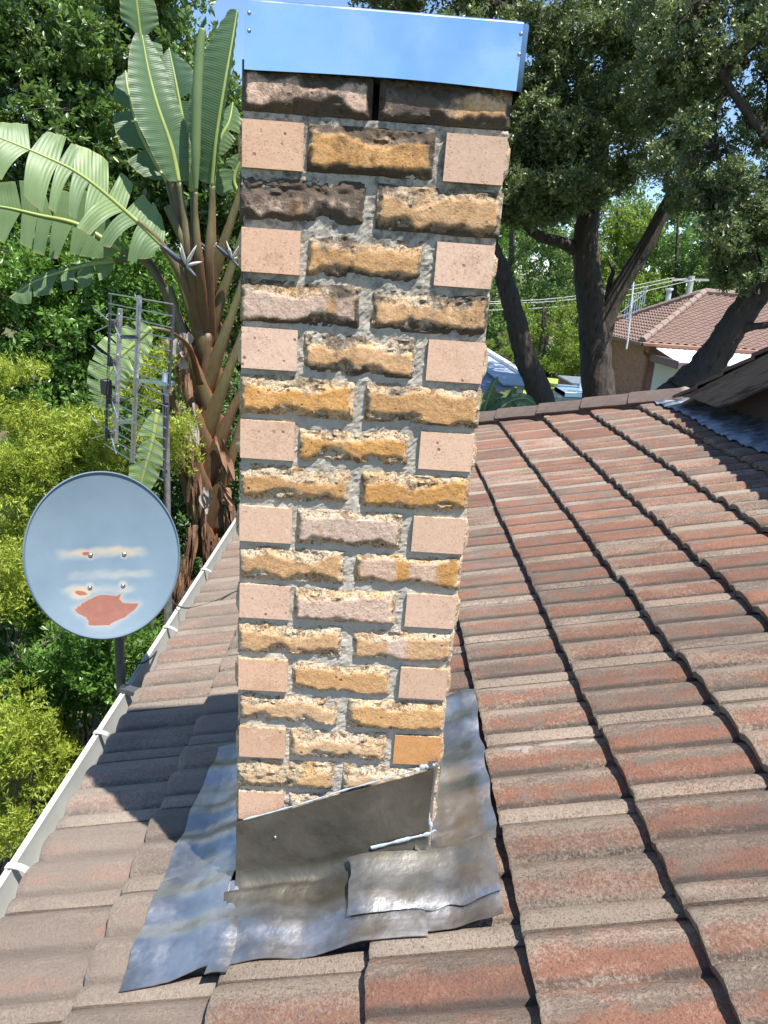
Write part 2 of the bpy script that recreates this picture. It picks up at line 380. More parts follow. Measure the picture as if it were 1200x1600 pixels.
def bark_material(name, a, b):
    k = NT(name, 0.92); c = k.pos(); v = k.map(c, (1, 1, 0.28))
    g = k.noise(v, 17, 6, 0.7, 0.9); vo = k.voro(v, 13); f = k.noise(c, 60, 4, 0.7)
    col = k.mix(g, a, b); col = k.mix(k.ramp(vo, 0.1, 0.45, 0.5, 0), col, tuple(x * 0.35 for x in a)); col = k.mix(k.ramp(f, 0.6, 0.75, 0, 0.4), col, tuple(min(1, x * 1.7) for x in b))
    k.base(col); k.bump(k.math('ADD', g, k.math('ADD', k.math('MULTIPLY', f, 0.4), vo)), 1.0, 0.05); return k.m
MAT['bark'] = bark_material('dark_furrowed_bark', (0.028, 0.021, 0.017), (0.14, 0.105, 0.085))
MAT['bark_dry'] = bark_material('grey_twig_bark', (0.10, 0.085, 0.07), (0.32, 0.28, 0.23))
MAT['leaf_right'] = leaf_mat('glossy_grey_green_leaf', (0.045, 0.065, 0.026), (0.21, 0.275, 0.095), 0.43, 0.28, (0.26, 0.34, 0.08), 1.0)
MAT['leaf_left'] = leaf_mat('deep_green_leaf', (0.03, 0.07, 0.018), (0.20, 0.31, 0.08), 0.36, 0.34, (0.26, 0.42, 0.06), 0.7)
MAT['leaf_low'] = leaf_mat('fresh_green_leaf', (0.035, 0.09, 0.02), (0.19, 0.35, 0.06), 0.36, 0.36, (0.22, 0.4, 0.05))
MAT['leaf_bush'] = leaf_mat('yellow_green_needle_leaf', (0.13, 0.23, 0.025), (0.50, 0.56, 0.085), 0.45, 0.4, (0.6, 0.62, 0.09))
MAT['leaf_far'] = leaf_mat('distant_green_leaf', (0.05, 0.095, 0.022), (0.16, 0.26, 0.06), 0.55, 0.3, (0.22, 0.36, 0.08))
MAT['leaf_far2'] = leaf_mat('distant_bright_leaf', (0.09, 0.15, 0.02), (0.26, 0.36, 0.05), 0.5, 0.35, (0.4, 0.5, 0.06))
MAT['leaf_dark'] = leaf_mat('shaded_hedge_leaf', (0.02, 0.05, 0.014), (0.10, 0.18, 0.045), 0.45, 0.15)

def blade_material():
    k = NT('banana_like_leaf', 0.46, 0, 0.4)
    a = k.attr('along'); t = k.attr('tint'); p = k.pos()
    rib = k.math('SINE', k.math('MULTIPLY', a, 6.2832)); nz = k.noise(p, 9, 4, 0.6)
    col = k.mix(t, (0.035, 0.085, 0.055), (0.27, 0.36, 0.14)); col = k.mix(k.math('MULTIPLY', nz, 0.5), col, (0.09, 0.17, 0.085))
    col = k.mix(k.ramp(rib, 0.5, 1.0, 0, 0.22), col, (0.16, 0.24, 0.12))
    br = k.attr('edge'); col = k.mix(k.ramp(br, 0.9, 1.0, 0, 0.6), col, (0.33, 0.28, 0.10))
    k.base(col); k.bump(rib, 0.16, 0.003)
    tr = k.n('BsdfTranslucent'); k.put(tr.inputs[0], k.mix(0.6, col, (0.28, 0.46, 0.06)))
    mx = k.n('MixShader'); mx.inputs[0].default_value = 0.25
    k.t.links.new(k.b.outputs[0], mx.inputs[1]); k.t.links.new(tr.outputs[0], mx.inputs[2]); k.t.links.new(mx.outputs[0], k.o.inputs[0]); return k.m
MAT['blade'] = blade_material()
MAT['midrib'] = simple('yellow_green_midrib', (0.30, 0.36, 0.10), 0.4, 0, 0.25, 8)
def sheath_material():
    k = NT('palm_sheath', 0.5); e = k.attr('edge'); al = k.attr('along'); p = k.pos()
    nz = k.noise(k.map(p, (3, 3, 0.8)), 14, 5, 0.65)
    col = k.mix(nz, (0.05, 0.052, 0.02), (0.18, 0.155, 0.06)); old = k.mix(nz, (0.05, 0.032, 0.017), (0.18, 0.105, 0.05))
    col = k.mix(k.ramp(al, 0.2, 0.75), old, col)
    col = k.mix(k.ramp(k.math('ADD', e, k.math('MULTIPLY', nz, 0.3)), 0.92, 1.14), col, (0.22, 0.075, 0.035))
    k.base(col); k.bump(nz, 0.4, 0.01); return k.m
MAT['sheath'] = sheath_material()
MAT['dead'] = simple('dry_brown_leaf', (0.26, 0.145, 0.085), 0.85, 0, 0.6, 25, 0.5)
MAT['dead_grey'] = simple('dry_grey_leaf', (0.36, 0.31, 0.27), 0.8, 0, 0.35, 18, 0.3)
MAT['petal'] = simple('white_flower_sepal', (0.62, 0.60, 0.55), 0.5, 0, 0.15, 20)
MAT['spathe'] = simple('blue_black_flower_bract', (0.05, 0.06, 0.085), 0.5, 0, 0.3, 20)
print('materials ok')

# ------------------------------------------------------------------ ground
def terrain(x, y):
    d = np.hypot(x, y)
    return 7.0 * sstep(45, 140, d) + (fbm(x * 0.05, y * 0.05, 3) - 0.5) * 0.25 * sstep(4, 20, d)
def ground_material():
    k = NT('ground_grass_and_litter', 0.95); p = k.pos()
    a = k.noise(p, 0.5, 5, 0.6); f = k.noise(p, 9, 5, 0.7)
    col = k.mix(f, (0.035, 0.05, 0.015), (0.13, 0.15, 0.045)); col = k.mix(k.ramp(a, 0.5, 0.7), col, (0.11, 0.085, 0.05)); k.base(col); k.bump(f, 0.6, 0.05); return k.m
xs = np.concatenate([np.linspace(-600, -60, 10), np.linspace(-50, 60, 56), np.linspace(70, 600, 10)]); ys = np.concatenate([np.linspace(-600, -40, 8), np.linspace(-30, 70, 51), np.linspace(80, 800, 14)])
mb = MB(); vs = [(x, y, float(terrain(np.float64(x), np.float64(y)))) for x in xs for y in ys]; ny = len(ys)
mb.add(vs, [(i * ny + j, (i + 1) * ny + j, (i + 1) * ny + j + 1, i * ny + j + 1) for i in range(len(xs) - 1) for j in range(ny - 1)])
mb.build('ground', ground_material(), kind='structure')
lw = atz(890, 600, 0.1)
mb = MB(); mb.grid(24, 12, lambda a, b: (6.6 + 7.5 * a, 24.5 + 10.5 * b, 0.09 + 0.12 * float(fbm(a * 6, b * 4, 8))))
mb.build('lawn', simple('sunny_lawn_grass', (0.30, 0.36, 0.07), 0.9, 0, 0.35, 3, 0.5), kind='structure')

# ------------------------------------------------------------------ the roof the photograph is taken from
PITCH, RROT = R(17.0), R(1.0)
U = np.array([math.cos(PITCH) * math.cos(RROT), -math.cos(PITCH) * math.sin(RROT), math.sin(PITCH)])
V = np.array([math.sin(RROT), math.cos(RROT), 0.0]); N = np.cross(U, V)
O = np.array([0.0, 0.0, ZC - 1.843])
def rp(u, v, h=0.0): return O + u * U + v * V + h * N
GA, WD, U0, V0, STEP = 0.33, 0.305, 0.685, 0.045, 0.037
def prof(t):
    t = np.mod(np.asarray(t, float), WD)
    a = 0.013 * np.sin(np.pi * np.clip(t / 0.052, 0, 1)) ** 0.7 + 0.004
    b = 0.026 * np.sin(np.pi * np.clip((t - 0.052) / 0.128, 0, 1)) ** 0.72
    c = 0.026 * np.sin(np.pi * np.clip((t - 0.18) / 0.125, 0, 1)) ** 0.72
    return np.where(t < 0.052, a, np.where(t < 0.18, b, c))
def roof_h(u, v):
    x = np.mod(np.asarray(u, float) - U0, GA); return prof(np.asarray(v) - V0) + STEP * (1 - x / GA)

house = empty('tiled_house', (0.0, 0.0, 0.0), 'low brown concrete tiled roof with white eave gutter, with the brick chimney standing on it', 'house')
def tile_mesh(seed):
    rg = np.random.RandomState(seed); nu = 7
    ts = np.array([0, .004, .012, .026, .040, .049, .0515, .0535, .06, .075, .096, .116, .136, .156, .170, .1785, .1815, .188, .203, .222, .2425, .263, .283, .297, .3035, .306, .322])
    nv = len(ts) - 1; L = 0.415
    us = np.array([0.0, 0.006, 0.03, 0.11, 0.2, 0.3, 0.36, L])
    tt = np.clip(ts, 0, WD - 1e-5); top = prof(tt); top[ts > WD] = -0.006
    top = np.where(ts < 0.003, top + 0.004, top)
    rag = (fbm(ts * 60, ts * 0 + seed, seed) - 0.5) * 0.008 + rg.uniform(-0.002, 0.002)
    twist = rg.uniform(-1, 1) * 0.003
    vs = []; red = []; pale = []; crs = []
    for side in (0, 1):
        for i, u in enumerate(us):
            for j, t in enumerate(ts):
                x = u + rag[j] * (1 - u / L)
                z = top[j] + STEP * (1 - u / GA) + twist * (t / WD - 0.5) - (0.006 if i == 0 else (0.0015 if i == 1 else 0)) + (0.0015 * float(vnoise(u * 40, t * 40, seed)))
                if side: z = top[j] * 0.9 + STEP * (1 - u / GA) - 0.026
                vs.append((x, t, z))
                q = 0.0
                if t < 0.052: q = 0.05
                elif t < 0.18: q = math.exp(-((t - 0.088) / 0.026) ** 2)
                else: q = 0.95 * math.exp(-((t - 0.214) / 0.028) ** 2)
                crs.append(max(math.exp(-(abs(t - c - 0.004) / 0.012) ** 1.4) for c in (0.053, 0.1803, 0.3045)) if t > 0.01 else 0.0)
                red.append(q); pale.append(1.0 if t < 0.05 else 0.85 * math.exp(-((t - 0.265) / 0.024) ** 2) + 0.75 * math.exp(-((t - 0.135) / 0.022) ** 2) + (0.5 if u < 0.02 else 0))
    n1 = nv + 1; b = len(us) * n1; fs = []
    for i in range(len(us) - 1):
        for j in range(nv):
            q = (i * n1 + j, (i + 1) * n1 + j, (i + 1) * n1 + j + 1, i * n1 + j + 1); fs.append(q); fs.append(tuple(k + b for k in q[::-1]))
    for j in range(nv): fs.append((j, j + 1, b + j + 1, b + j)); k = (len(us) - 1) * n1; fs.append((k + j + 1, k + j, b + k + j, b + k + j + 1))
    for i in range(len(us) - 1): fs.append(((i + 1) * n1, i * n1, b + i * n1, b + (i + 1) * n1)); fs.append((i * n1 + nv, (i + 1) * n1 + nv, b + (i + 1) * n1 + nv, b + i * n1 + nv))
    me = bpy.data.meshes.new('roof_tile'); me.from_pydata(vs, [], fs)
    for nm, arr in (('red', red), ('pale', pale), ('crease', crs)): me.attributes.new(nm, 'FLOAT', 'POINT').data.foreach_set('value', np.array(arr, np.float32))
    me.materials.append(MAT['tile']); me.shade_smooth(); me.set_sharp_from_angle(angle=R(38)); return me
TM = [tile_mesh(s) for s in range(8)]
def hipv(u): return 4.66 - 0.51 * (u - 1.355)
import bmesh
def cut_mesh(me, u, v):
    bm = bmesh.new(); bm.from_mesh(me); nrm = Vector((0.51, 1, 0)).normalized(); co = Vector((0, hipv(u) - v + 0.02, 0))
    bmesh.ops.bisect_plane(bm, geom=bm.verts[:] + bm.edges[:] + bm.faces[:], plane_co=co, plane_no=nrm, clear_outer=True); m2 = bpy.data.meshes.new('roof_tile'); bm.to_mesh(m2); bm.free()
    m2.materials.append(MAT['tile']); return m2
rr = random.Random(4)
rotm = Matrix(((U[0], V[0], N[0]), (U[1], V[1], N[1]), (U[2], V[2], N[2])))
for k in range(-4, 6):
    for j in range(-6, 19):
        u = U0 + GA * k; v = V0 + WD * j
        if v > hipv(u): continue
        if u > 0.02 and u + 0.415 < 0.45 and v > 0.01 and v + 0.32 < 0.34: continue
        me_ = TM[rr.randrange(8)]
        if v + 0.33 > hipv(u + 0.42): me_ = cut_mesh(me_, u, v)
        if len(me_.polygons) == 0: continue
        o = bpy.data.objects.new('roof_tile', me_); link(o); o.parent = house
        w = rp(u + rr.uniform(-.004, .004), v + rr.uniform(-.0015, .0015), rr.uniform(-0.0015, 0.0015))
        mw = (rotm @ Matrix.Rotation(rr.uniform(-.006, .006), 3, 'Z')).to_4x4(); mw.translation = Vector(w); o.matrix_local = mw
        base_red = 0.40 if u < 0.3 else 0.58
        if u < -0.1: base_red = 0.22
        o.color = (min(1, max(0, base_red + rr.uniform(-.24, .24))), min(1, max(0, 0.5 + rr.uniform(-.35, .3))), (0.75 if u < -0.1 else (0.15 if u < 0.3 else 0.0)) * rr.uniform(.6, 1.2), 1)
# boarding under the tiles, walls and eave
mb = MB(); mb.add([rp(u, v, h) for h in (-.075, -.045) for u, v in ((-.6, -1.95), (2.75, -1.95), (2.75, hipv(2.75)), (-.6, hipv(-.6)))], [(3, 2, 1, 0), (4, 5, 6, 7), (0, 1, 5, 4), (1, 2, 6, 5), (2, 3, 7, 6), (3, 0, 4, 7)]); mb.build('roof_boarding', MAT['wood'], house)
eu = U0 - 4 * GA                                             # lower edge of the eave course
g0 = rp(eu, 0); 
def gut_sweep(poly, name, mat, v0=-1.95, v1=5.72, n=1, closed=False, par=house):
    m = MB(); base = rp(eu - 0.0, 0, 0.0); vs = []; fs = []
    for i in range(n + 1):
        v = v0 + (v1 - v0) * i / n; q = base + V * v
        for (a, b) in poly: vs.append(q + np.array([a, 0, b]))
    k = len(poly)
    for i in range(n):
        for j in range(k if closed else k - 1): fs.append((i * k + j, i * k + (j + 1) % k, (i + 1) * k + (j + 1) % k, (i + 1) * k + j))
    m.add(vs, fs)
    if closed: m.f.append(tuple(range(k))[::-1]); m.f.append(tuple(n * k + j for j in range(k)))
    return m.build(name, mat, par, smooth=35)
prof_g = [(0.0200, -0.03), (0.0200, -0.118), (-0.0680, -0.138), (-0.0896, -0.124), (-0.1008, -0.075), (-0.1048, -0.03), (-0.1112, -0.018), (-0.1112, -0.006), (-0.1072, 0.0), (-0.1016, -0.001), (-0.0992, -0.007), (-0.0948, -0.007), (-0.0932, -0.002), (-0.0896, -0.004), (-0.0904, -0.03), (-0.0816, -0.110), (-0.0656, -0.126), (0.0140, -0.106), (0.0140, -0.03)]
gut = gut_sweep(prof_g, 'gutter', MAT['gutter'], n=12, closed=True)
for q in ((148, 1145), (253, 980), (0, 1355), (322, 890)):
    w = at(q[0], q[1], 1.0)
    # find v along the gutter whose picture position is that height
    best = min(np.linspace(-1.5, 4, 800), key=lambda vv: abs((lambda P: 800 - FPX * np.dot(P - CAM, UP) / np.dot(P - CAM, fw))(rp(eu, vv) + np.array([-0.10, 0, 0])) - q[1]))
    m = MB(); p0 = rp(eu, best)
    m.grid(6, 1, lambda a, b: tuple(p0 + V * (0.022 * (b - 0.5) + 0) + np.array([-0.110 + 0.075 * a, 0, 0.003 - 0.026 * a + 0.012 * math.sin(a * 3.1)])))
    m.grid(6, 1, lambda a, b: tuple(p0 + V * (0.022 * (b - 0.5) + 0) + np.array([-0.110 + 0.075 * a, 0, 0.0005 - 0.026 * a + 0.012 * math.sin(a * 3.1)])), flip=True)
    m.build('gutter_bracket', MAT['gutter'], gut, origin=None)
gut_sweep([(0.05, -0.02), (0.05, -0.2), (0.03, -0.2), (0.03, -0.02)], 'fascia_board', simple('white_fascia_paint', (0.7, 0.7, 0.67), 0.5), closed=True)
mb = MB(); mb.box(-0.25, -0.13, -1.9, 3.85, -0.05, ZC - 2.05); mb.build('house_wall', simple('brown_house_brickwork', (0.25, 0.13, 0.08), 0.9, 0, 0.4, 8), house)
mb = MB(); mb.box(-0.13, 2.75, 5.15, 5.28, -0.05, ZC - 2.05); mb.build('far_wall', simple('brown_gable_brickwork', (0.25, 0.13, 0.08), 0.9, 0, 0.4, 8), house)
pA = rp(-.62, hipv(-.62), .03); pB = rp(2.75, hipv(2.75), .03); mb = MB(); mb.add([pA, pB, (2.75, pA[1] + .05, pA[2] - .02), (pA[0], pA[1] + .05, pA[2] - .02)], [(0, 1, 2, 3)]); mb.build('far_slope', MAT['cap_tile'], house)

# verge caps: angled ridge tiles along the far edge
HD_ = np.array([1.0, -0.51]); HL = math.hypot(1, .51); HDn = HD_ / HL; HPn = np.array([.51, 1.0]) / HL
def hp(s, c, h): 
    q = np.array([-.62, hipv(-.62)]) + HDn * s + HPn * c; return rp(q[0], q[1], h - 0.30 * max(0.0, c))
rr = random.Random(9)
for i in range(10):
    s0 = 0.07 + 0.36 * i; m = MB(); lift = rr.uniform(-.004, .006)
    L = 0.395; cs = [(-0.125, 0.060), (-0.10, 0.080), (-0.025, 0.112), (0.02, 0.114), (0.09, 0.085), (0.14, 0.02)]
    vs = []; nn = 6; dv = rr.uniform(-.008, .008)
    for (q0, d0) in ((0, 0), (1, -0.018)):
        for a in range(nn + 1):
            for (cv, ch) in cs: vs.append(hp(s0 + L * a / nn + rr.uniform(-.003, .003), dv + cv * (1 + 0.08 * (1 - a / nn)) * (0.93 if q0 else 1), ch + d0 + lift + 0.016 * (1 - a / nn) + rr.uniform(-.0015, .0015)))
    k = len(cs); b = (nn + 1) * k; fs = []
    for a in range(nn):
        for c in range(k - 1):
            q = (a * k + c, (a + 1) * k + c, (a + 1) * k + c + 1, a * k + c + 1); fs.append(q); fs.append(tuple(t + b for t in q[::-1]))
    for c in range(k - 1): fs.append((c, c + 1, b + c + 1, b + c)); e = nn * k; fs.append((e + c + 1, e + c, b + e + c, b + e + c + 1))
    for a in range(nn):
        fs.append(((a + 1) * k, a * k, b + a * k, b + (a + 1) * k)); e = k - 1; fs.append((a * k + e, (a + 1) * k + e, b + (a + 1) * k + e, b + a * k + e))
    m.add(vs, fs); m.build('hip_cap', MAT['cap_tile'], house, smooth=25)
m = MB()
m.grid(160, 5, lambda a, b: tuple(hp(0.02 + 3.62 * a, -0.118 + 0.03 * b + 0.012 * (float(vnoise(a * 90, b * 3, 5)) - .5), 0.004 + (0.068 + 0.012 * float(vnoise(a * 60, b * 5, 2))) * b)), flip=True)
m.build('mortar_bedding', simple('dark_bedding_mortar', (0.15, 0.10, 0.09), 0.95, 0, 0.5, 18, 0.6, 'Object'), house)
m = MB(); e = hp(3.70, -.02, 0.06)
m.grid(10, 14, lambda a, b: tuple(e + 0.075 * np.array([0.75 * math.cos(3.14 * (a - .5)) * math.cos(6.28 * b), 1.3 * math.cos(3.14 * (a - .5)) * math.sin(6.28 * b), 0.8 * math.sin(3.14 * (a - .5))]) * (0.9 + 0.2 * float(vnoise(a * 5, math.sin(6.28 * b) * 2 + 3, 7)))))
m.build('mortar_end', simple('pinkish_mortar_lump', (0.30, 0.21, 0.185), 0.9, 0, 0.3, 20, 0.5), house)

# corrugated metal strip against the upper wall
def strip(a, b):
    v = -1.9 + 5.95 * b; u = 2.44 + 0.33 * a
    h = float(roof_h(2.36, v)) * 0.75 + 0.022 + 0.05 * max(0, a - 0.55) ** 1.5
    ed = 0.012 * (float(vnoise(v * 9, 1, 3)) - .5)
    return tuple(rp(u + ed * (1 - a) + 0.02 * math.sin(v * 4) * (1 - a), v, h))
m = MB(); m.grid(8, 560, strip); ms = m.build('metal_strip', MAT['galv'], house, smooth=60)
# upper storey: dark wall, barge board and tile edge above
WX = 2.62
def bz(y): return ZC - 0.95 + (3.64 - y) * 0.405        # upper edge of the barge board
m = MB(); m.add([(WX, 3.5, ZC - 1.4), (WX, -1.9, ZC - 1.4), (WX, -1.9, bz(-1.9)), (WX, 3.5, bz(3.5) - .02), (WX + .2, 3.5, ZC - 1.4), (WX + .2, -1.9, ZC - 1.4), (WX + .2, -1.9, bz(-1.9)), (WX + .2, 3.5, bz(3.5) - .02)], [(0, 3, 2, 1), (4, 5, 6, 7), (0, 1, 5, 4), (1, 2, 6, 5), (2, 3, 7, 6), (3, 0, 4, 7)])
m.build('upper_wall', MAT['dark_wall'], house)
m = MB(); BX = 2.43
def barge(a, b):
    y = 3.66 - 5.4 * a; return (BX + 0.006 * float(vnoise(a * 40, b * 8, 2)), y, max(ZC - 0.965, bz(y) - 0.06 - 0.20 * (1 - b)) + 0.006 * float(vnoise(a * 60, 3, 4)))
m.grid(60, 6, barge, flip=True); m.grid(60, 6, lambda a, b: (BX + 0.035, barge(a, b)[1], barge(a, b)[2]))
nb = 61 * 7
for i in range(60):
    m.f.append((i * 7, (i + 1) * 7, nb + (i + 1) * 7, nb + i * 7)); m.f.append((i * 7 + 6, nb + i * 7 + 6, nb + (i + 1) * 7 + 6, (i + 1) * 7 + 6))
m.f.append(tuple(list(range(7)) + [nb + j for j in range(6, -1, -1)]))
m.build('barge_board', MAT['wood'], house, smooth=40)
m = MB(); m.bar((2.60, 3.6, bz(3.6) - .10), (2.60, -1.7, bz(-1.7) - .10), 0.30, 0.02, (0, 0.37, 0.93)); m.build('verge_soffit', MAT['wood'], house)
rr = random.Random(5)
for i in range(17):
    y = 3.70 - 0.32 * i; m = MB()
    t0_ = 0.012
    def vt(a, b, dz): 
        yy = y - 0.36 * a; return (BX - 0.012 + 0.33 * b + 0.006 * float(vnoise(a * 7 + i, b * 3, 5)), yy, bz(yy) - 0.055 + dz + 0.02 * a * 0 + 0.022 * (1 - a) + 0.02 * abs(math.sin(b * 6)))
    m.grid(5, 10, lambda a, b: vt(a, b, 0.02), flip=True); m.grid(5, 10, lambda a, b: vt(a, b, -0.004))
    n0 = 66
    for a in range(5): m.f.append((a * 11, (a + 1) * 11, n0 + (a + 1) * 11, n0 + a * 11))
    for b in range(10): m.f.append((b, n0 + b, n0 + b + 1, b + 1))
    m.build('upper_roof_tile', MAT['cap_tile'], house, smooth=40)
m = MB(); m.add([(BX + 0.1, 3.7, bz(3.7) - .07), (BX + 0.1, -1.7, bz(-1.7) - .07), (5.5, -1.7, bz(-1.7) - .07), (5.5, 3.7, bz(3.7) - .07)], [(0, 1, 2, 3)]); m.build('upper_roof_sheet', MAT['cap_tile'], house)

# ------------------------------------------------------------------ chimney
chim = empty('brick_chimney', (0.235, 0.175, ZC - 1.75), 'tall square chimney of rock faced orange and smooth pink bricks with a metal cap', 'chimney')
W, D, L1, HD, J = 0.47, 0.35, 0.23, 0.11, 0.010
def ctop(k): return ZC - 0.0044 - 0.0886 * (k - 1)
BH = 0.0772
# (flat, soot, pink) looks of the front stretchers, by course, left to right
LOOK = {1: [(.6, .72, .9), (.5, .80, .8)], 2: [(.9, .55, .1)], 3: [(.45, .72, .8), (.95, .50, 0)], 4: [(1, .50, 0)], 5: [(.8, .48, .7), (.6, .50, .1)], 6: [(1, .42, 0)],
        7: [(.9, .34, 0), (1.1, .34, 0)], 8: [(1, .25, 0)], 9: [(.8, .22, .1), (1, .20, 0)], 10: [(1.3, .18, .8)], 11: [(.8, .13, .05), (1.3, .2, .55)], 12: [(1.0, .08, 1)],
        13: [(.8, .06, .1), (1.1, .08, .4)], 14: [(1.1, .08, 0)], 15: [(1, .06, 0), (.9, .06, 0)], 16: [(.7, .03, .05)], 17: [(.2, .0, .2), (.2, 0, .1)], 18: [(.2, 0, .4)], 19: [(.3, 0, .3), (.3, 0, .3)], 20: [(.3, 0, .3)]}
def rock_brick(x0, x1, z0, z1, axis, out, y_face, y_back, look, seed, par):
    """one brick with a rock faced outer side. axis 'x': face runs along x at y=y_face, outward -y (out=-1) or +y; axis 'y' likewise along y"""
    if axis == 'x' and out < 0: x0 -= 0.0012 * (x0 > 0.01); x1 += 0.0012 * (x1 < W - 0.01)
    Lb = x1 - x0; Hh = z1 - z0; ni, nj = (58, 20) if (axis == 'x' and out < 0) else (34, 14)
    s = np.linspace(0, 1, ni + 1)[:, None] * np.ones((1, nj + 1)); q = np.ones((ni + 1, 1)) * np.linspace(0, 1, nj + 1)[None, :]
    X = s * Lb; Z = q * Hh; flatw, soot, pink = look
    n1 = fbm(X * 26 + seed * 3.7, Z * 40, seed, 4); n2 = fbm(X * 48 + seed, Z * 80, seed + 5, 3); ridge = fbm(X * 14 + seed * 9.1, Z * 6, seed + 9, 3)
    dmax = 0.0115 if (axis == 'x' and out < 0) else 0.010
    wt = (0.66 - 0.28 * flatw) * (0.75 + 0.9 * (ridge - 0.5) * 1.6); wb = (0.30 - 0.08 * flatw) * (0.7 + 2.0 * (fbm(X * 18 + seed * 5.3, Z * 0 + 2, seed + 21, 3) - 0.3))
    dt = ((1 - q) / np.clip(wt, 0.08, 1) + (n1 - 0.5) * 0.9); db = (q / np.clip(wb, 0.05, 1) + (n1 - 0.5) * 0.85)
    de = np.minimum(X, Lb - X) / 0.011 + (n1 - 0.5) * 0.6
    raw = np.minimum(np.minimum(dt, db), de); flat = sstep(0.62, 1.15, raw)
    d = dmax * np.clip(raw, -0.05, 1.0) + (np.abs(n2 - 0.5) * 2 - 0.22) * 0.010 * (1 - 0.93 * flat) + (fbm(X * 150 + seed, Z * 190, seed + 8, 2) - 0.5) * 0.0026 * (1 - 0.9 * flat) - 0.005 * sstep(0.62, 0.75, fbm(X * 40, Z * 60, seed + 31)) * (1 - flat)
    edge = np.minimum(np.minimum(q, 1 - q) * Hh, np.minimum(X, Lb - X)); d = np.maximum(d, 0.0) * sstep(0, 0.0025, edge) + 0
    d = np.where(edge <= 1e-9, 0, d) + 0.001
    ed_z = (fbm(X * 30, q * 0 + 1, seed + 41, 2) - 0.5) * 0.004
    Zw = z0 + Z + ed_z * (2 * np.abs(q - 0.5)); 
    m = MB(); rnd = random.Random(seed)
    P = []
    for i in range(ni + 1):
        for j in range(nj + 1):
            a = x0 + X[i, j]; b = y_face + out * d[i, j]
            P.append((a, b, Zw[i, j]) if axis == 'x' else (b, a, Zw[i, j]))
    fl = (axis == 'x') == (out < 0)
    fs = []
    for i in range(ni):
        for j in range(nj):
            f = (i * (nj + 1) + j, (i + 1) * (nj + 1) + j, (i + 1) * (nj + 1) + j + 1, i * (nj + 1) + j + 1); fs.append(f if fl else f[::-1])
    nB = len(P)
    rim = [i * (nj + 1) for i in range(ni + 1)] + [ni * (nj + 1) + j for j in range(1, nj + 1)] + [i * (nj + 1) + nj for i in range(ni - 1, -1, -1)] + [j for j in range(nj - 1, 0, -1)]
    for r_ in rim:
        p = P[r_]; P.append((p[0], y_back, p[2]) if axis == 'x' else (y_back, p[1], p[2]))
    kr = len(rim)
    for t in range(kr):
        f = (rim[t], nB + t, nB + (t + 1) % kr, rim[(t + 1) % kr]); fs.append(f if fl else f[::-1])
    f = tuple(nB + t for t in range(kr)); fs.append(f[::-1] if fl else f)
    m.add(P, fs)
    sootv = soot * (0.72 + 0.42 * (1 - flat)) + soot * 1.3 * (fbm(X * 13 + seed, Z * 22, seed + 77, 3) - 0.5) + soot * 0.4 * (sstep(0.25, 0.0, q) + 0.4 * sstep(0.8, 1.0, q)) + 0.12 * (soot > 0.3)
    pk = np.clip(pink + (fbm(X * 20 + seed, Z * 5, seed + 3, 2) - 0.5) * (2.2 if 0.2 < pink < 0.9 else 0.4), 0, 1)
    pk = sstep(0.35, 0.65, pk)
    ext = lambda A, c: np.concatenate([A.ravel(), np.full(kr, c)])
    m.a = {'flat': ext(flat, 0.0), 'soot': ext(sootv, soot * 0.8), 'pink': ext(pk, 0.3)}
    return m.build('brick', MAT['brick_face'], par, smooth=50)
def smooth_brick(x0, x1, y0, y1, z0, z1, tone, soot, seed, par):
    m = MB(); m.box(x0, x1, y0, y1, z0, z1, 0.0025)
    rg = random.Random(seed); m.v = [(p[0] + rg.uniform(-.0008, .0008), p[1] + rg.uniform(-.0008, .0008), p[2] + rg.uniform(-.0008, .0008)) for p in m.v]
    n = len(m.v); m.a = {'tone': [tone] * n, 'soot': [soot] * n}
    return m.build('brick', MAT['brick'], par, smooth=25)
def header_stretcher(y0, y1, x_in, x_out, z0, z1, soot, seed, tone, par):
    """brick lying along the side wall: smooth pink end at the front, rock face to the side"""
    o = 1 if x_out > x_in else -1
    ob = rock_brick(y0, y1, z0, z1, 'y', o, x_out - o * 0.004, x_in, (0.8, soot, 0.2), seed, par)
    me = ob.data; me.materials.append(MAT['brick'])
    n = len(me.vertices); me.attributes.new('tone', 'FLOAT', 'POINT').data.foreach_set('value', np.full(n, tone, np.float32))
    nrm = np.zeros(len(me.polygons) * 3, np.float32); me.polygons.foreach_get('normal', nrm); nrm = nrm.reshape(-1, 3)
    ctr = np.zeros(len(me.polygons) * 3, np.float32); me.polygons.foreach_get('center', ctr); ctr = ctr.reshape(-1, 3)
    idx = np.zeros(len(me.polygons), np.int32)
    yc = ctr[:, 1] + wloc(par)[1]
    idx[(np.abs(nrm[:, 1]) > 0.9) & ((yc < y0 + 0.002) | (yc > y1 - 0.002))] = 1
    me.polygons.foreach_set('material_index', idx); sm_ = np.ones(len(me.polygons), bool); sm_[idx == 1] = False; me.polygons.foreach_set('use_smooth', sm_); return ob
rr = random.Random(21)
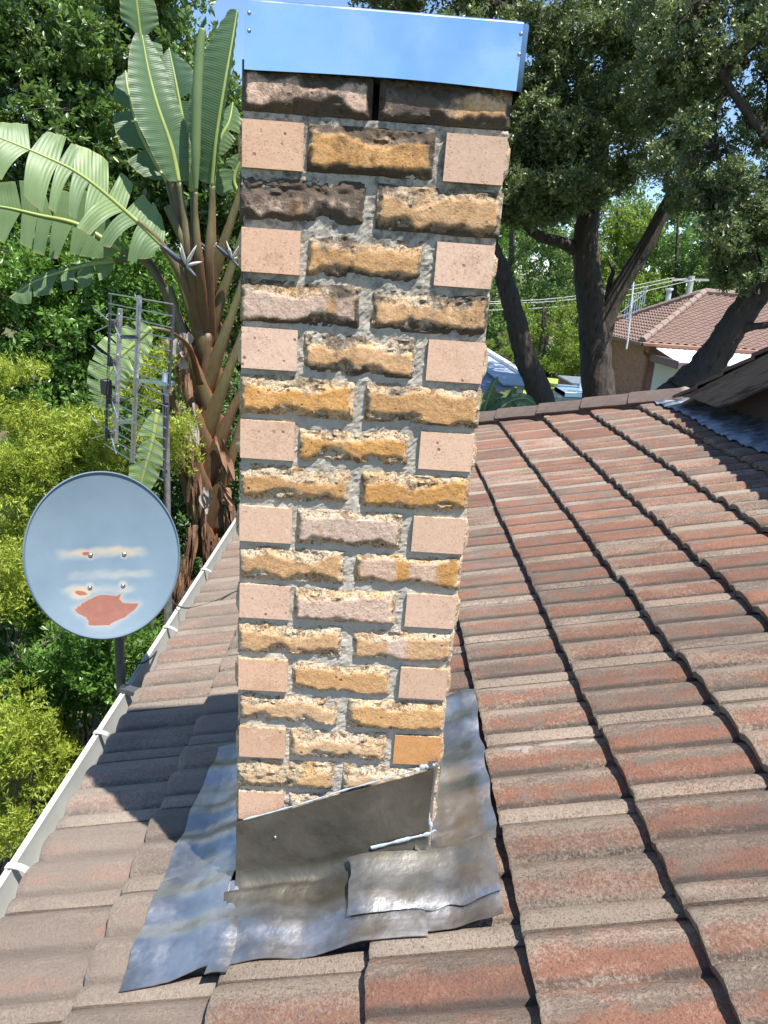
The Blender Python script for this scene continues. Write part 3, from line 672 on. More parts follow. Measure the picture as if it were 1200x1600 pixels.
for k in range(1, 22):
    zt = ctop(k); zb = zt - BH; soot = max(0, 0.72 - 0.055 * k)
    sd_ = k * 10
    if k % 2:
        lk = LOOK.get(k, [(.3, 0, .3), (.3, 0, .3)])
        mid = [0.2245, 0.2475] if k > 1 else [0.2275, 0.2415]
        jx = rr.uniform(-.003, .003)
        rock_brick(0.0 + rr.uniform(-.003, .002), mid[0] + jx, zb + rr.uniform(-.001, .001), zt, 'x', -1, 0.004 + rr.uniform(-.002, .002), HD, lk[0], sd_ + 1, chim)
        rock_brick(mid[1] + jx, W + rr.uniform(-.002, .003), zb + rr.uniform(-.001, .001), zt, 'x', -1, 0.004 + rr.uniform(-.002, .002), HD, lk[1], sd_ + 2, chim)
        rock_brick(HD + J, D, zb, zt, 'y', -1, 0.004, HD, (.8, soot, .2), sd_ + 3, chim)
        rock_brick(HD + J, D, zb, zt, 'y', 1, W - 0.004, W - HD, (.8, soot, .2), sd_ + 4, chim)
        rock_brick(HD + J, W - HD - J, zb, zt, 'x', 1, D - 0.004, D - HD, (.8, soot, .2), sd_ + 5, chim)
    else:
        lk = LOOK.get(k, [(.3, 0, .3)])
        tl = tr = 0.0
        if k == 16: tr = 0.95
        if k == 18: tl = 0.05
        hs = 0.33 if k == 2 else max(0.0, 0.22 - 0.02 * k)
        header_stretcher(-0.006 + rr.uniform(-.003, .002), L1, HD, 0.0 + rr.uniform(-.002, .002), zb, zt + rr.uniform(-.001, .001), hs if k > 2 else .3, sd_ + 1, tl, chim)
        header_stretcher(-0.006 + rr.uniform(-.003, .002), L1, W - HD, W + rr.uniform(-.002, .002), zb, zt + rr.uniform(-.001, .001), hs * .8, sd_ + 2, tr, chim)
        rock_brick(HD + J + rr.uniform(-.003, .003), W - HD - J - 0.012 + rr.uniform(-.004, .004), zb, zt, 'x', -1, 0.004 + rr.uniform(-.002, .002), HD, lk[0], sd_ + 3, chim)
        rock_brick(0.0, L1, zb, zt, 'x', 1, D - 0.004, D - HD, (.8, soot, .2), sd_ + 4, chim)
        rock_brick(L1 + J, W, zb, zt, 'x', 1, D - 0.004, D - HD, (.8, soot, .2), sd_ + 5, chim)
# mortar: a rough core a little behind the brick faces, from below the first course down
m = MB(); ztop = ctop(2) + 0.0115; zbot = ctop(21) - 0.08; REC = 0.0024
def ring(t):
    per = 2 * (W + D); s = (t % 1.0) * per
    if s < W: return (s, 0.0, 0, 1)
    s -= W
    if s < D: return (W, s, -1, 0)
    s -= D
    if s < W: return (W - s, D, 0, -1)
    return (0.0, D - (s - W), 1, 0)
nr, nz_ = 300, 330
aa_, bb_ = np.meshgrid(np.linspace(0, 1, nr + 1), np.linspace(0, 1, nz_ + 1), indexing='ij')
RG = np.array([ring(t if t < 1 else 0.0) for t in np.linspace(0, 1, nr + 1)])
zz_ = zbot + (ztop - zbot) * bb_; rc_ = REC + 0.0065 * (fbm(aa_ * 60, zz_ * 45, 3, 4) - 0.5) + 0.003 * (fbm(aa_ * 300, zz_ * 240, 8, 2) - 0.5)
X_, Y_ = RG[:, 0][:, None], RG[:, 1][:, None]
ix_ = np.where((Y_ > .001) & (Y_ < D - .001), RG[:, 2][:, None], np.where(X_ < .2, 1, -1)); iy_ = np.where((X_ > .001) & (X_ < W - .001), RG[:, 3][:, None], np.where(Y_ < .1, 1, -1))
# corners stay square: side points only move along x, front and back points only along y, except at the corners themselves
cx_ = (X_ < .001) | (X_ > W - .001); cy2 = (Y_ < .001) | (Y_ > D - .001)
VX = X_ + rc_ * ix_ * cx_; VY = Y_ + rc_ * iy_ * cy2
m.add(np.stack([VX, VY, zz_], -1).reshape(-1, 3), [(i * (nz_ + 1) + j, (i + 1) * (nz_ + 1) + j, (i + 1) * (nz_ + 1) + j + 1, i * (nz_ + 1) + j + 1) for i in range(nr) for j in range(nz_)])
m.f.append(tuple(i * (nz_ + 1) + nz_ for i in range(nr)))
m.build('mortar', MAT['mortar'], chim, smooth=0)
m = MB(); m.box(0.10, W - 0.10, 0.112, D - 0.11, ctop(2), ctop(1) + 0.004); m.build('flue_dark_fill', MAT['black'], chim)  # solid black block standing in for the darkness inside the hollow flue

# metal cap
m = MB(); x0, x1, y0, y1 = 0.0075, W + 0.012, -0.016, D + 0.016; zc0, zc1 = ZC - 0.0225, ZC + 0.077
def capf(s, b, dz=0.0, off=0.0):
    per = 2 * ((x1 - x0) + (y1 - y0)); q = s * per; w_ = x1 - x0; h_ = y1 - y0
    if q < w_: x, y = x0 + q, y0
    elif q < w_ + h_: x, y = x1, y0 + (q - w_)
    elif q < 2 * w_ + h_: x, y = x1 - (q - w_ - h_), y1
    else: x, y = x0, y1 - (q - 2 * w_ - h_)
    z = zc0 + (zc1 - zc0) * b + (0.004 * (1 - b) * math.sin(q * 7))
    wob = 0.0025 * (math.sin(q * 11 + 1) * (1 - b) + 0.5 * math.sin(q * 23) * b * (1 - b))
    cx = (x0 + x1) / 2; cyy = (y0 + y1) / 2
    sc = 1 - off
    return (cx + (x - cx) * sc, cyy + (y - cyy) * sc + (wob if y < cyy and abs(x - x0) > 1e-4 and abs(x - x1) > 1e-4 else 0), z)
m.grid(96, 6, lambda a, b: capf(a, b)); m.grid(96, 6, lambda a, b: capf(a, b, 0, 0.006), flip=True)
m.grid(96, 3, lambda a, b: tuple(Vector(capf(a, 1.0)) + (Vector(((x0 + x1) / 2, (y0 + y1) / 2, zc1)) - Vector(capf(a, 1.0))) * (0.018 * b) + Vector((0, 0, 0.004 * math.sin(b * 1.57)))))
m.add([capf(0, 1), (x1, y0, zc1), (x1, y1, zc1), (x0, y1, zc1)], [(0, 1, 2, 3)])
m.v[-4:] = [(x0 + .004, y0 + .004, zc1 + .003), (x1 - .004, y0 + .004, zc1 + .003), (x1 - .004, y1 - .004, zc1 + .003), (x0 + .004, y1 - .004, zc1 + .003)]
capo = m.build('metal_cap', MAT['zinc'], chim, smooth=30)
def screw(p, nrm, r_, par, name='screw', mat=None):
    m = MB(); p = Vector(p); n_ = Vector(nrm).normalized()
    m.tube([p, p + n_ * r_ * .35, p + n_ * r_ * .8, p + n_ * r_ * 1.0], [r_ * 1.25, r_ * 1.2, r_ * .8, r_ * .3], 10)
    return m.build(name, mat or MAT['screw'], par, smooth=40)
for (a, b) in ((389, 20), (389, 48), (814, 53), (811, 85)): screw(at(a, b, y0 - 0.001), (0, -1, 0), 0.0025, capo)

# lead flashing
def soft_h(u, v):
    # the lead slopes up gently to the next course instead of following its step
    s = 0
    for du in (-.02, .01):
        for dv in (-.03, -.015, -.005, .005, .015, .03):
            x = (u + du - U0) % GA; s += float(prof(v + dv - V0)) + STEP * (1 - x / GA) + STEP * min(1.0, max(0.0, (x - (GA - 0.14)) / 0.11))
    return s / 12
def lead(u, v, off, seed, amp=0.007):
    w_ = (float(fbm(u * 8, v * 8, seed, 2)) - .5) * amp * 1.5 + (float(fbm(u * 28, v * 28, seed + 3, 2)) - .5) * amp * 0.3
    return rp(u, v, float(soft_h(u, v)) + 0.009 + off + w_)
def sheet(name, fn, nu, nv, par, mat=MAT['lead'], th=0.0025):
    m = MB(); g = [[np.array(fn(i / nu, j / nv)) for j in range(nv + 1)] for i in range(nu + 1)]
    vs = []; 
    for i in range(nu + 1):
        for j in range(nv + 1):
            du = g[min(i + 1, nu)][j] - g[max(i - 1, 0)][j]; dv = g[i][min(j + 1, nv)] - g[i][max(j - 1, 0)]
            n_ = np.cross(du, dv); n_ = n_ / (np.linalg.norm(n_) + 1e-12); vs.append((g[i][j], n_))
    m.add([p for p, n_ in vs] + [p - n_ * th for p, n_ in vs], [])
    k = nv + 1; b = len(vs)
    for i in range(nu):
        for j in range(nv):
            q = (i * k + j, (i + 1) * k + j, (i + 1) * k + j + 1, i * k + j + 1); m.f.append(q); m.f.append(tuple(t + b for t in q[::-1]))
    for i in range(nu): m.f.append(((i + 1) * k, i * k, b + i * k, b + (i + 1) * k)); m.f.append((i * k + nv, (i + 1) * k + nv, b + (i + 1) * k + nv, b + i * k + nv))
    for j in range(nv): m.f.append((j, j + 1, b + j + 1, b + j)); e = nu * k; m.f.append((e + j + 1, e + j, b + e + j, b + e + j + 1))
    return m.build(name, mat, par, smooth=60)
def edge_n(v, s): return 0.012 * (float(vnoise(v * 2.3, s, s)) - .5)
sheet('lead_sheet', lambda a, b: lead(-0.205 + 0.03 * b + edge_n(b * 3, 2) * (1 - a) + (0.215 - 0.03 * b) * a, -0.245 + 0.015 * a + 0.83 * b, 0.007, 11, 0.008), 26, 90, chim)
def zline(x): return ZC - 1.595 + 0.41 * x
def apron(a, b):
    x = 0.0 + 0.455 * a + 0.06 * max(0, .4 - b) * 0; u = x / U[0]
    vlow = -0.232 + edge_n(a * 2, 4)
    if b < 0.55:
        f_ = b / 0.55; v = vlow + (-0.045 - vlow) * f_
        return lead(u + 0.012 * (1 - f_), v, 0.004 + 0.006 * f_ ** 3, 13, 0.006)
    base = lead(u, -0.045, 0.01, 13, 0.006); f_ = (b - 0.55) / 0.45
    zt_ = zline(x) + 0.004 * float(vnoise(a * 14, 1, 3)); 
    if f_ < 0.35:
        t = f_ / 0.35 * math.pi / 2; r_ = 0.028; return (x, base[1] + (0.045 - 0.0145) * math.sin(t) - 0.002, base[2] + r_ * (1 - math.cos(t)) + 0.012 * (1 - math.cos(t)))
    p0 = base[2] + 0.040; g = (f_ - 0.35) / 0.65
    return (x, base[1] + 0.0285 + 0.003 * (float(fbm(x * 15, g * 4, 5, 3)) - .5) * 2, p0 + (zt_ - p0) * g)
m_ap = sheet('lead_apron', apron, 60, 46, chim)
pv = [float(sstep(0.12, 0.62, (i % 47) / 46 + 0.25 * (float(fbm((i // 47) % 61 * .09, i % 47 * .06, 4, 3)) - .5))) for i in range(61 * 47)]
m_ap.data.attributes.new('patina', 'FLOAT', 'POINT').data.foreach_set('value', np.array(pv + pv, np.float32))
sheet('lead_sheet', lambda a, b: lead((0.30 + 0.33 * a + edge_n(b * 3, 7) * (1 - a)) / U[0], -0.178 + edge_n(a * 4, 5) * (1 - b) + 0.150 * b, 0.014 + 0.013 * b, 17, 0.009), 44, 26, chim).data.attributes.new('patina', 'FLOAT', 'POINT').data.foreach_set('value', np.array([0.12 + 0.5 * (i % 27) / 26 for i in range(45 * 27)] * 2, np.float32))
sheet('lead_sheet', lambda a, b: lead((0.43 + 0.195 * a) / U[0], -0.222 + edge_n(a * 2, 9) * (1 - b) + 0.1 * b, 0.003, 18, 0.006), 30, 16, chim)
sheet('lead_sheet', lambda a, b: lead((0.455 + 0.185 * a + 0.015 * b * a + edge_n(b * 4, 6) * a) / U[0], -0.03 + 0.64 * b, 0.006 + 0.028 * max(0, 1 - a / 0.15) ** 2, 19, 0.010), 26, 76, chim)
sheet('lead_fold', lambda a, b: lead(0.0 + 0.05 * a + 0.006 * math.sin(b * 5), -0.252 + 0.235 * b, 0.004 + 0.003 * math.sin(a * 3.14), 23, 0.004), 12, 34, chim)
# folded upstand at the right front corner of the chimney
def upst(a, b):
    x = 0.440 + 0.040 * a; z0_ = rp(x / U[0], -0.02, -0.03)[2]; z = z0_ + (ZC - 1.385 - z0_) * b
    return (x, -0.018 + (0.055 * max(0, a - .5) * 2 if a > .5 else 0) + 0.003 * math.sin(b * 17 + a * 3), z)
sheet('lead_fold', upst, 8, 24, chim)
for q in ((430, 1308), (620, 1257)): screw(at(q[0], q[1], -0.0175), (0, -1, 0), 0.0032, m_ap, 'nail')
def bead(pts, r_, Yv, seed):
    m = MB(); P = curve([at(x, y, Yv) for x, y in pts], 6); rg = random.Random(seed)
    m.tube(P, [r_ * rg.uniform(.5, 1.5) for _ in P], 8); m.v = [(x, Yv + (y - Yv) * 0.35, z + rg.uniform(-1, 1) * r_ * .25) for x, y, z in m.v]; return m.build('sealant_bead', MAT['sealant'], chim, smooth=60)
bead([(380, 1281), (440, 1265), (500, 1247), (540, 1234), (600, 1218), (650, 1204)], 0.0022, -0.0165, 1)
bead([(652, 1204), (662, 1198), (672, 1197), (682, 1192)], 0.0062, -0.018, 2)
bead([(674, 1210), (672, 1232), (669, 1255), (669, 1275), (674, 1292)], 0.0042, -0.020, 3)
bead([(681, 1297), (668, 1303), (652, 1307), (620, 1315), (580, 1325)], 0.0040, -0.027, 4)
print('chimney ok')
# ------------------------------------------------------------------ satellite dish
dc = Vector(at(164, 867, 1.15))
dish = empty('satellite_dish', at(188, 1062, 1.16), 'round blue grey satellite dish with rust patches on a dark pole beside the gutter', 'satellite dish')
dn = (Vector(CAM) - dc).normalized(); dn = (dn + Vector((0.06, 0.10, -0.02))).normalized()
dx = Vector((0, 0, 1)).cross(dn).normalized(); dx = (dx + Vector((0, 0, 0.02))).normalized(); dy = dn.cross(dx).normalized(); dx = dy.cross(dn).normalized()
RX, RY = 0.272, 0.312
def dpt(x, y, off=0.0):
    r2 = (x / RX) ** 2 + (y / RY) ** 2
    return dc + dx * x + dy * y + dn * (-0.042 * (1 - r2) + off)
m = MB(); nr_, na = 90, 150; rust = []; stain = []
# rust patch outline in dish coordinates (fractions of the half width)
RP = [(-.36, -.56), (-.47, -.60), (-.44, -.66), (-.33, -.72), (-.31, -.82), (-.06, -.86), (.16, -.80), (.32, -.72), (.39, -.66), (.20, -.63), (.13, -.57), (.17, -.50), (.10, -.53), (-.04, -.49), (-.12, -.48), (-.22, -.50)]
RPn = np.array(RP)
def sdist(px, py):
    inside = False; dmin = 9; n_ = len(RPn)
    for i in range(n_):
        a = RPn[i]; b = RPn[(i + 1) % n_]
        if (a[1] > py) != (b[1] > py) and px < (b[0] - a[0]) * (py - a[1]) / (b[1] - a[1]) + a[0]: inside = not inside
        ab = b - a; t = max(0, min(1, ((px - a[0]) * ab[0] + (py - a[1]) * ab[1]) / (ab @ ab))); dmin = min(dmin, math.hypot(px - a[0] - ab[0] * t, py - a[1] - ab[1] * t))
    return -dmin if inside else dmin
BOLTS = [(-.175, .02), (.275, -.02), (-.235, -.375), (.205, -.41)]
vs = []; fs = []
for i in range(nr_ + 1):
    for k in range(na):
        r_ = i / nr_; a = 2 * math.pi * k / na; px, py = r_ * math.cos(a), r_ * math.sin(a)
        vs.append(dpt(px * RX, py * RY))
        jx = px + 0.03 * (float(fbm(px * 9, py * 9, 4, 3)) - .5); jy = py + 0.03 * (float(fbm(px * 9, py * 9, 9, 3)) - .5)
        sdv = sdist(jx, jy); rv = float(sstep(0.012, -0.012, sdv)); st = 0.5 * float(sstep(0.12, -0.01, sdv + 0.06 * (float(fbm(px * 6, py * 6, 22, 3)) - .5)))
        for bi, (bx, by) in enumerate(BOLTS):
            e = math.hypot(px - bx, py - by); rv = max(rv, float(sstep(0.05 if bi in (0,) else 0.034, 0.012, e)) * (0.9 if bi == 0 else .55)); st = max(st, 0.75 * float(sstep(0.10, 0.03, e)))
        rv = max(rv, float(sstep(0.07, 0.03, math.hypot((jx + .235) / 1.0, (jy - .05) * 2.2))) * .9 * (jx < -.17), float(sstep(0.085, 0.04, math.hypot((jx + .36) * .8, (jy + .42 + (jx + .36) * .25) * 2.6))))
        st = max(st, 0.8 * float(sstep(0.17, 0.06, math.hypot((jx + .36) * .7, (jy + .42) * 1.3))))
        for (y0_, w_, xa, xb, amt) in ((.03, .11, -.62, .55, .75), (-.25, .10, -.52, .62, .55), (-.42, .09, -.62, .35, .6)):
            st = max(st, amt * float(sstep(w_, .02, abs(jy + px * .09 - y0_ + 0.05 * (float(fbm(px * 5, y0_ * 30, 6, 3)) - .5)))) * float(sstep(xa - .1, xa + .12, px) * sstep(xb + .15, xb - .1, px)) * (0.55 + 0.9 * float(fbm(px * 4, py * 14, 12, 3)) - .1))
        rust.append(rv); stain.append(st)
for i in range(nr_):
    for k in range(na): fs.append((i * na + k, (i + 1) * na + k, (i + 1) * na + (k + 1) % na, i * na + (k + 1) % na))
m.add(vs, fs); nf = len(vs)
rim = [dpt(math.cos(2 * math.pi * k / na) * RX * s_, math.sin(2 * math.pi * k / na) * RY * s_, o_) for (s_, o_) in ((1.018, .008), (1.034, .001), (1.02, -.012), (0.99, -.014), (0.5, -.014), (0.01, -.015)) for k in range(na)]
m.add(rim, []); 
for i in range(6):
    a0 = nr_ * na if i == 0 else nf + (i - 1) * na; a1 = nf + i * na
    for k in range(na): m.f.append((a0 + k, a1 + k, a1 + (k + 1) % na, a0 + (k + 1) % na))
m.a = {'rust': rust + [0] * len(rim), 'stain': stain + [0] * len(rim)}
def dish_mat():
    k = NT('grey_blue_dish_paint', 0.38, 0, 0.5); p = k.coord('Object')
    n_ = k.noise(p, 5, 4, 0.6); f = k.noise(p, 220, 3, 0.7); g = k.noise(p, 30, 5, 0.65)
    col = k.mix(n_, (0.095, 0.150, 0.200), (0.175, 0.235, 0.285))
    sc = k.noise(k.map(p, (9, 9, 1.5)), 6, 2, 0.4, 2.0); col = k.mix(k.math('MULTIPLY', k.ramp(k.math('ABSOLUTE', k.math('SUBTRACT', sc, 0.5)), 0, 0.008, 1, 0), k.ramp(g, 0.55, 0.65, 0, .35)), col, (0.12, 0.15, 0.19))
    col = k.mix(k.ramp(k.noise(p, 75, 2), 0.72, 0.76, 0, .6), col, (0.10, 0.11, 0.13))
    st = k.attr('stain'); ru = k.attr('rust')
    col = k.mix(k.ramp(st, 0.05, 0.95, 0, 0.95), col, k.mix(k.ramp(st, 0.5, 0.95), (0.29, 0.30, 0.28), (0.40, 0.30, 0.18)))
    rm = k.math('ADD', ru, k.math('MULTIPLY', k.math('SUBTRACT', g, 0.5), 0.25))
    col = k.mix(k.ramp(rm, 0.12, 0.45, 0, 0.8), col, (0.36, 0.15, 0.06)); col = k.mix(k.ramp(rm, 0.4, 0.65), col, k.mix(g, (0.16, 0.062, 0.045), (0.27, 0.115, 0.085)))
    k.base(col); k.rough(k.math('ADD', 0.36, k.math('MULTIPLY', k.ramp(rm, 0.3, 0.7), 0.5))); k.bump(k.math('ADD', k.math('MULTIPLY', f, 0.3), g), 0.12, 0.004); return k.m
rf = m.build('reflector', dish_mat(), dish, smooth=40)
for bx, by in BOLTS: screw(dpt(bx * RX, by * RY, 0.001), dn, 0.0075, rf, 'bolt')
pb = Vector(at(190, 1085, 1.18)); pt = Vector(at(184, 950, 1.20)); m = MB(); m.tube(curve([pb, pb + (pt - pb) * .5, pt, dc - dn * 0.10]), 0.019, 14); m.build('pole', MAT['darkpole'], dish)
m = MB(); m.box(-.05, .05, -.07, .07, -.02, .02, .006, fr=lambda x, y, z: tuple(dc + dx * x + dy * y + dn * (z - .092))); m.build('mount_bracket', MAT['darkpole'], dish)
m = MB(); m.bar(pb + Vector((0, 0, .03)), pb + Vector((0.12, 0, .0)), .04, .02); m.build('wall_bracket', MAT['darkpole'], dish)
def cable(name, pts, r_, label):
    m = MB(); c0 = pts[0]; m.tube(curve(pts, 10), r_, 8); o = m.build(name, MAT['black'], origin=c0, smooth=60); tag(o, label, 'cable'); return o
def on_roof(px, py, h=0.0):
    n_ = N; d = (px - 600) / FPX * RT - (py - 800) / FPX * UP + fw
    t = np.dot(rp(0, 0, 0.03 + h) - CAM, n_) / np.dot(d, n_); return CAM + t * d
cable('cable', [at(187, 1038, 1.16), on_roof(203, 1036, .03), on_roof(222, 1036, .02), on_roof(236, 1028, .008), on_roof(246, 1016, -.05)], 0.0036, 'short black cable looping from the dish pole over the white gutter edge')
cable('cable', [at(264, 926, 1.93), on_roof(268, 936, .05), on_roof(277, 946, .02), on_roof(295, 950, .012), on_roof(330, 941, .01), on_roof(365, 925, .012), on_roof(400, 908, .014)], 0.0036, 'thin black cable lying across the tiles from the antenna mast to the chimney')

# pale smear of old mortar on one tile right of the flashing
smear = MB(); rg = random.Random(3)
def blob(uc, vc, ru, rv, sd_):
    n_ = 26; ring_ = []
    for q in (0.0, 0.5, 0.85, 1.0):
        for k in range(n_):
            an = 2 * math.pi * k / n_; w_ = 0.55 + 0.75 * float(fbm(math.cos(an) * 1.7 + sd_, math.sin(an) * 1.7 + sd_ * 2, sd_, 3))
            uu = uc + ru * q * w_ * math.cos(an); vv = vc + rv * q * w_ * math.sin(an); ring_.append(rp(uu, vv, float(roof_h(uu, vv)) + (0.0028 if q < .9 else -0.001)))
    smear.add(ring_, [(i * n_ + k, (i + 1) * n_ + k, (i + 1) * n_ + (k + 1) % n_, i * n_ + (k + 1) % n_) for i in range(3) for k in range(n_)])
blob(0.90, 0.325, 0.075, 0.016, 2); blob(0.775, 0.312, 0.045, 0.012, 3); blob(0.965, 0.318, 0.03, 0.012, 4); blob(0.79, 0.298, 0.012, 0.018, 5)
smear.build('mortar_smear', simple('pale_mortar_smear', (0.30, 0.265, 0.235), 0.95, 0, 0.4, 70, 0.5), house, smooth=180)
# ------------------------------------------------------------------ television antenna
mast0 = Vector(at(264, 952, 1.95)); mast1 = Vector(at(258, 582, 1.95))
ant = empty('tv_antenna', mast0, 'grey metal grid television antenna clamped to a galvanised pole behind the dish', 'antenna')
m = MB(); m.tube([mast0 - Vector((0, 0, .35)), mast0, mast1], 0.0155, 14); pole = m.build('mast', MAT['galv_pole'], ant)
for yy in (632, 735):
    c0 = Vector(at(259.3, yy, 1.95)); m = MB(); m.tube([c0 - Vector((0, 0, .008)), c0 + Vector((0, 0, .008))], 0.0175, 14); m.build('tape_band', MAT['black'], pole)
ad = Vector((0.62, -0.78, 0)).normalized(); af = Vector((-0.78, -0.62, 0)).normalized()      # along the rods, out to the front
bt = Vector(at(218, 462, 1.99)); bb = Vector(at(207, 722, 1.99)); up_ = (bt - bb)
m = MB(); m.bar(bb, bt, .016, .022, ad); m.build('reflector_boom', MAT['alu'], ant)
HW = 0.385
for h in (0, 1):
    for s in (-1, 1):
        p0 = bb + up_ * (0.03 + .5 * h) + ad * (HW * s * .98); p1 = bb + up_ * (0.44 + .54 * h) + ad * (HW * s * .98); m = MB(); m.bar(p0, p1, .010, .014, ad); m.build('end_bar', MAT['darkpole'], ant)
for i in range(17):
    f_ = 0.01 + 0.975 * i / 16; c0 = bb + up_ * f_; m = MB(); m.tube([c0 - ad * HW + af * .006, c0 + ad * HW + af * .006], 0.0030, 6); m.build('reflector_rod', MAT['alu'], ant)
fo = af * 0.085
ft = bt - up_ * 0.075 + fo; fb = bb + up_ * 0.13 + fo
m = MB(); m.bar(fb, ft, .016, .018, ad); m.build('front_boom', MAT['alu'], ant)
for f_ in (.26, .765):
    c0 = bb + up_ * f_; m = MB(); m.bar(c0, c0 + fo, .022, .016); m.build('spacer_bracket', MAT['zinc'], ant)
for i, f_ in enumerate((.19, .40, .62, .84)):
    c0 = bb + up_ * f_ + fo + af * .03; m = MB()
    m.box(-.014, .014, -.014, .014, -.018, .018, .003, fr=lambda x, y, z: tuple(c0 + ad * x + af * y + Vector((0, 0, z)))); ins = m.build('dipole_block', MAT['black'], ant)
    for s in (-1, 1):
        for t in (-1, 1):
            m = MB(); m.tube([c0 + ad * .012 * s, c0 + ad * .17 * s + Vector((0, 0, .055 * t)) + af * .03], 0.003, 6); m.build('dipole_arm', MAT['alu'], ins)
m = MB(); m.tube([bb + up_ * .17 + fo + af * .045 + ad * .01, bb + up_ * .86 + fo + af * .045 + ad * .01], .002, 6); m.build('phasing_line', MAT['darkpole'], ant)
m = MB(); m.tube([bb + up_ * .17 + fo + af * .045 - ad * .012, bb + up_ * .86 + fo + af * .045 - ad * .012], .002, 6); m.build('phasing_line', MAT['darkpole'], ant)
c0 = bb + up_ * .475 + fo + af * .052; m = MB(); m.box(-.024, .024, -.02, .02, -.035, .035, .004, fr=lambda x, y, z: tuple(c0 + ad * x + af * y + Vector((0, 0, z)))); m.build('balun_box', MAT['black'], ant)
ca = Vector(at(219, 595, 1.98)); cb = Vector(at(272, 599, 1.94)); m = MB(); m.bar(ca, cb, .022, .016); m.build('clamp_arm', MAT['zinc'], ant)
m = MB(); q = Vector(at(259, 599, 1.92)); m.box(-.03, .03, -.028, .02, -.012, .012, .004, fr=lambda x, y, z: tuple(q + Vector((x, y, z)))); m.tube([q + Vector((.02, -.02, -.03)), q + Vector((.02, -.02, .02))], .004, 8); m.build('mast_clamp', MAT['zinc'], ant)
m = MB(); m.tube(curve([c0 - Vector((0, 0, .035)), c0 + Vector((.01, 0, -.075)), bb + up_ * .42, bb + up_ * .49 + Vector((.05, 0, .02)), Vector(at(245, 606, 1.95)), Vector(at(256, 625, 1.93)), Vector(at(256, 735, 1.93)), Vector(at(262, 930, 1.93))], 8), .0035, 6); m.build('antenna_lead', MAT['black'], ant)

# ------------------------------------------------------------------ leaf clouds
def leaf_cloud(centers, n, size, spread, rng, aspect=0.42, up_bias=0.45, fold=0.16, droop=0.0, up=0.5):
    """centers: (k,3) twig centres; returns verts (n*4,3), faces, tint"""
    k = len(centers); ci = rng.randint(0, k, n)
    ax = rng.normal(0, 1, (k, 3)); ax[:, 2] += up; ax /= np.linalg.norm(ax, axis=1, keepdims=True); ln = spread * rng.uniform(1.2, 3.4, (k, 1))   # every twig is a sprig with its own direction
    s = rng.uniform(-.5, .5, (n, 1)); A = ax[ci]; rad = rng.normal(0, 1, (n, 3)); rad -= A * np.sum(rad * A, 1, keepdims=True); rad /= (np.linalg.norm(rad, axis=1, keepdims=True) + 1e-9)
    c = centers[ci] + A * s * ln[ci] * 1.6 + rad * spread * 0.22 * rng.uniform(0, 1, (n, 1))
    d = A * (0.55 + 0.6 * (s > .4)) + rad * 0.8 + rng.normal(0, 1, (n, 3)) * 0.25; d[:, 2] -= droop; d /= np.linalg.norm(d, axis=1, keepdims=True)
    nn = rng.normal(0, 1, (n, 3)) * 0.75; nn[:, 2] += up_bias; nn -= d * np.sum(nn * d, 1, keepdims=True); nn /= (np.linalg.norm(nn, axis=1, keepdims=True) + 1e-9)
    sx = np.cross(d, nn); L = size * rng.uniform(0.6, 1.3, (n, 1)); Wd = L * aspect * rng.uniform(.8, 1.2, (n, 1))
    base = c; tip = c + d * L; mid = c + d * L * 0.5 - nn * L * fold * 0.5
    v = np.stack([base, mid + sx * Wd * .5 + nn * L * fold, tip, mid - sx * Wd * .5 + nn * L * fold], 1).reshape(-1, 3)
    twig_t = rng.uniform(0, 1, k); t = np.clip(0.5 * twig_t[ci] + 0.3 * rng.uniform(0, 1, n) + 0.3 * (s[:, 0] + .5), 0, 1)
    i4 = np.arange(n)[:, None] * 4; f = np.concatenate([i4 + np.array([[0, 1, 2]]), i4 + np.array([[0, 2, 3]])], 0)
    return v, f, np.repeat(t, 4)
def np_mesh(name, v, f, mat, attrs=None, par=None, kind=None, origin=None):
    off = np.array(wloc(par)) if par is not None else (np.array(origin) if origin is not None else np.zeros(3))
    me = bpy.data.meshes.new(name); n = len(v); k = f.shape[1]
    me.vertices.add(n); me.vertices.foreach_set('co', (v - off).astype(np.float32).ravel())
    me.loops.add(f.size); me.loops.foreach_set('vertex_index', f.astype(np.int32).ravel())
    me.polygons.add(len(f)); me.polygons.foreach_set('loop_start', (np.arange(len(f)) * k).astype(np.int32))
    me.update(calc_edges=True)
    for a, arr in (attrs or {}).items(): me.attributes.new(a, 'FLOAT', 'POINT').data.foreach_set('value', np.asarray(arr, np.float32))
    me.materials.append(mat); o = bpy.data.objects.new(name, me); link(o)
    if par is not None: o.parent = par
    else: o.location = off
    if kind: o['kind'] = kind
    return o
def clumps(px0, px1, py0, py1, Y0, Y1, n, rng, r=(0.4, 0.8), keep=None):
    """branch clumps scattered through a block of the crown; each becomes twigs on a lumpy shell"""
    out = []
    for _ in range(n):
        a, b, c = rng.uniform(px0, px1), rng.uniform(py0, py1), rng.uniform(Y0, Y1)
        if keep is not None and not keep(a, b): continue
        out.append((at(a, b, c), rng.uniform(*r)))
    return out
def twigs(cl, per, rng, flat=0.75):
    cs = []
    for c, r_ in cl:
        d = rng.normal(0, 1, (per, 3)); d /= np.linalg.norm(d, axis=1, keepdims=True); rad = r_ * rng.uniform(0.25, 1, (per, 1)) ** 0.6
        d = d * rad; d[:, 2] *= flat; cs.append(np.asarray(c)[None] + d)
    return np.concatenate(cs, 0)
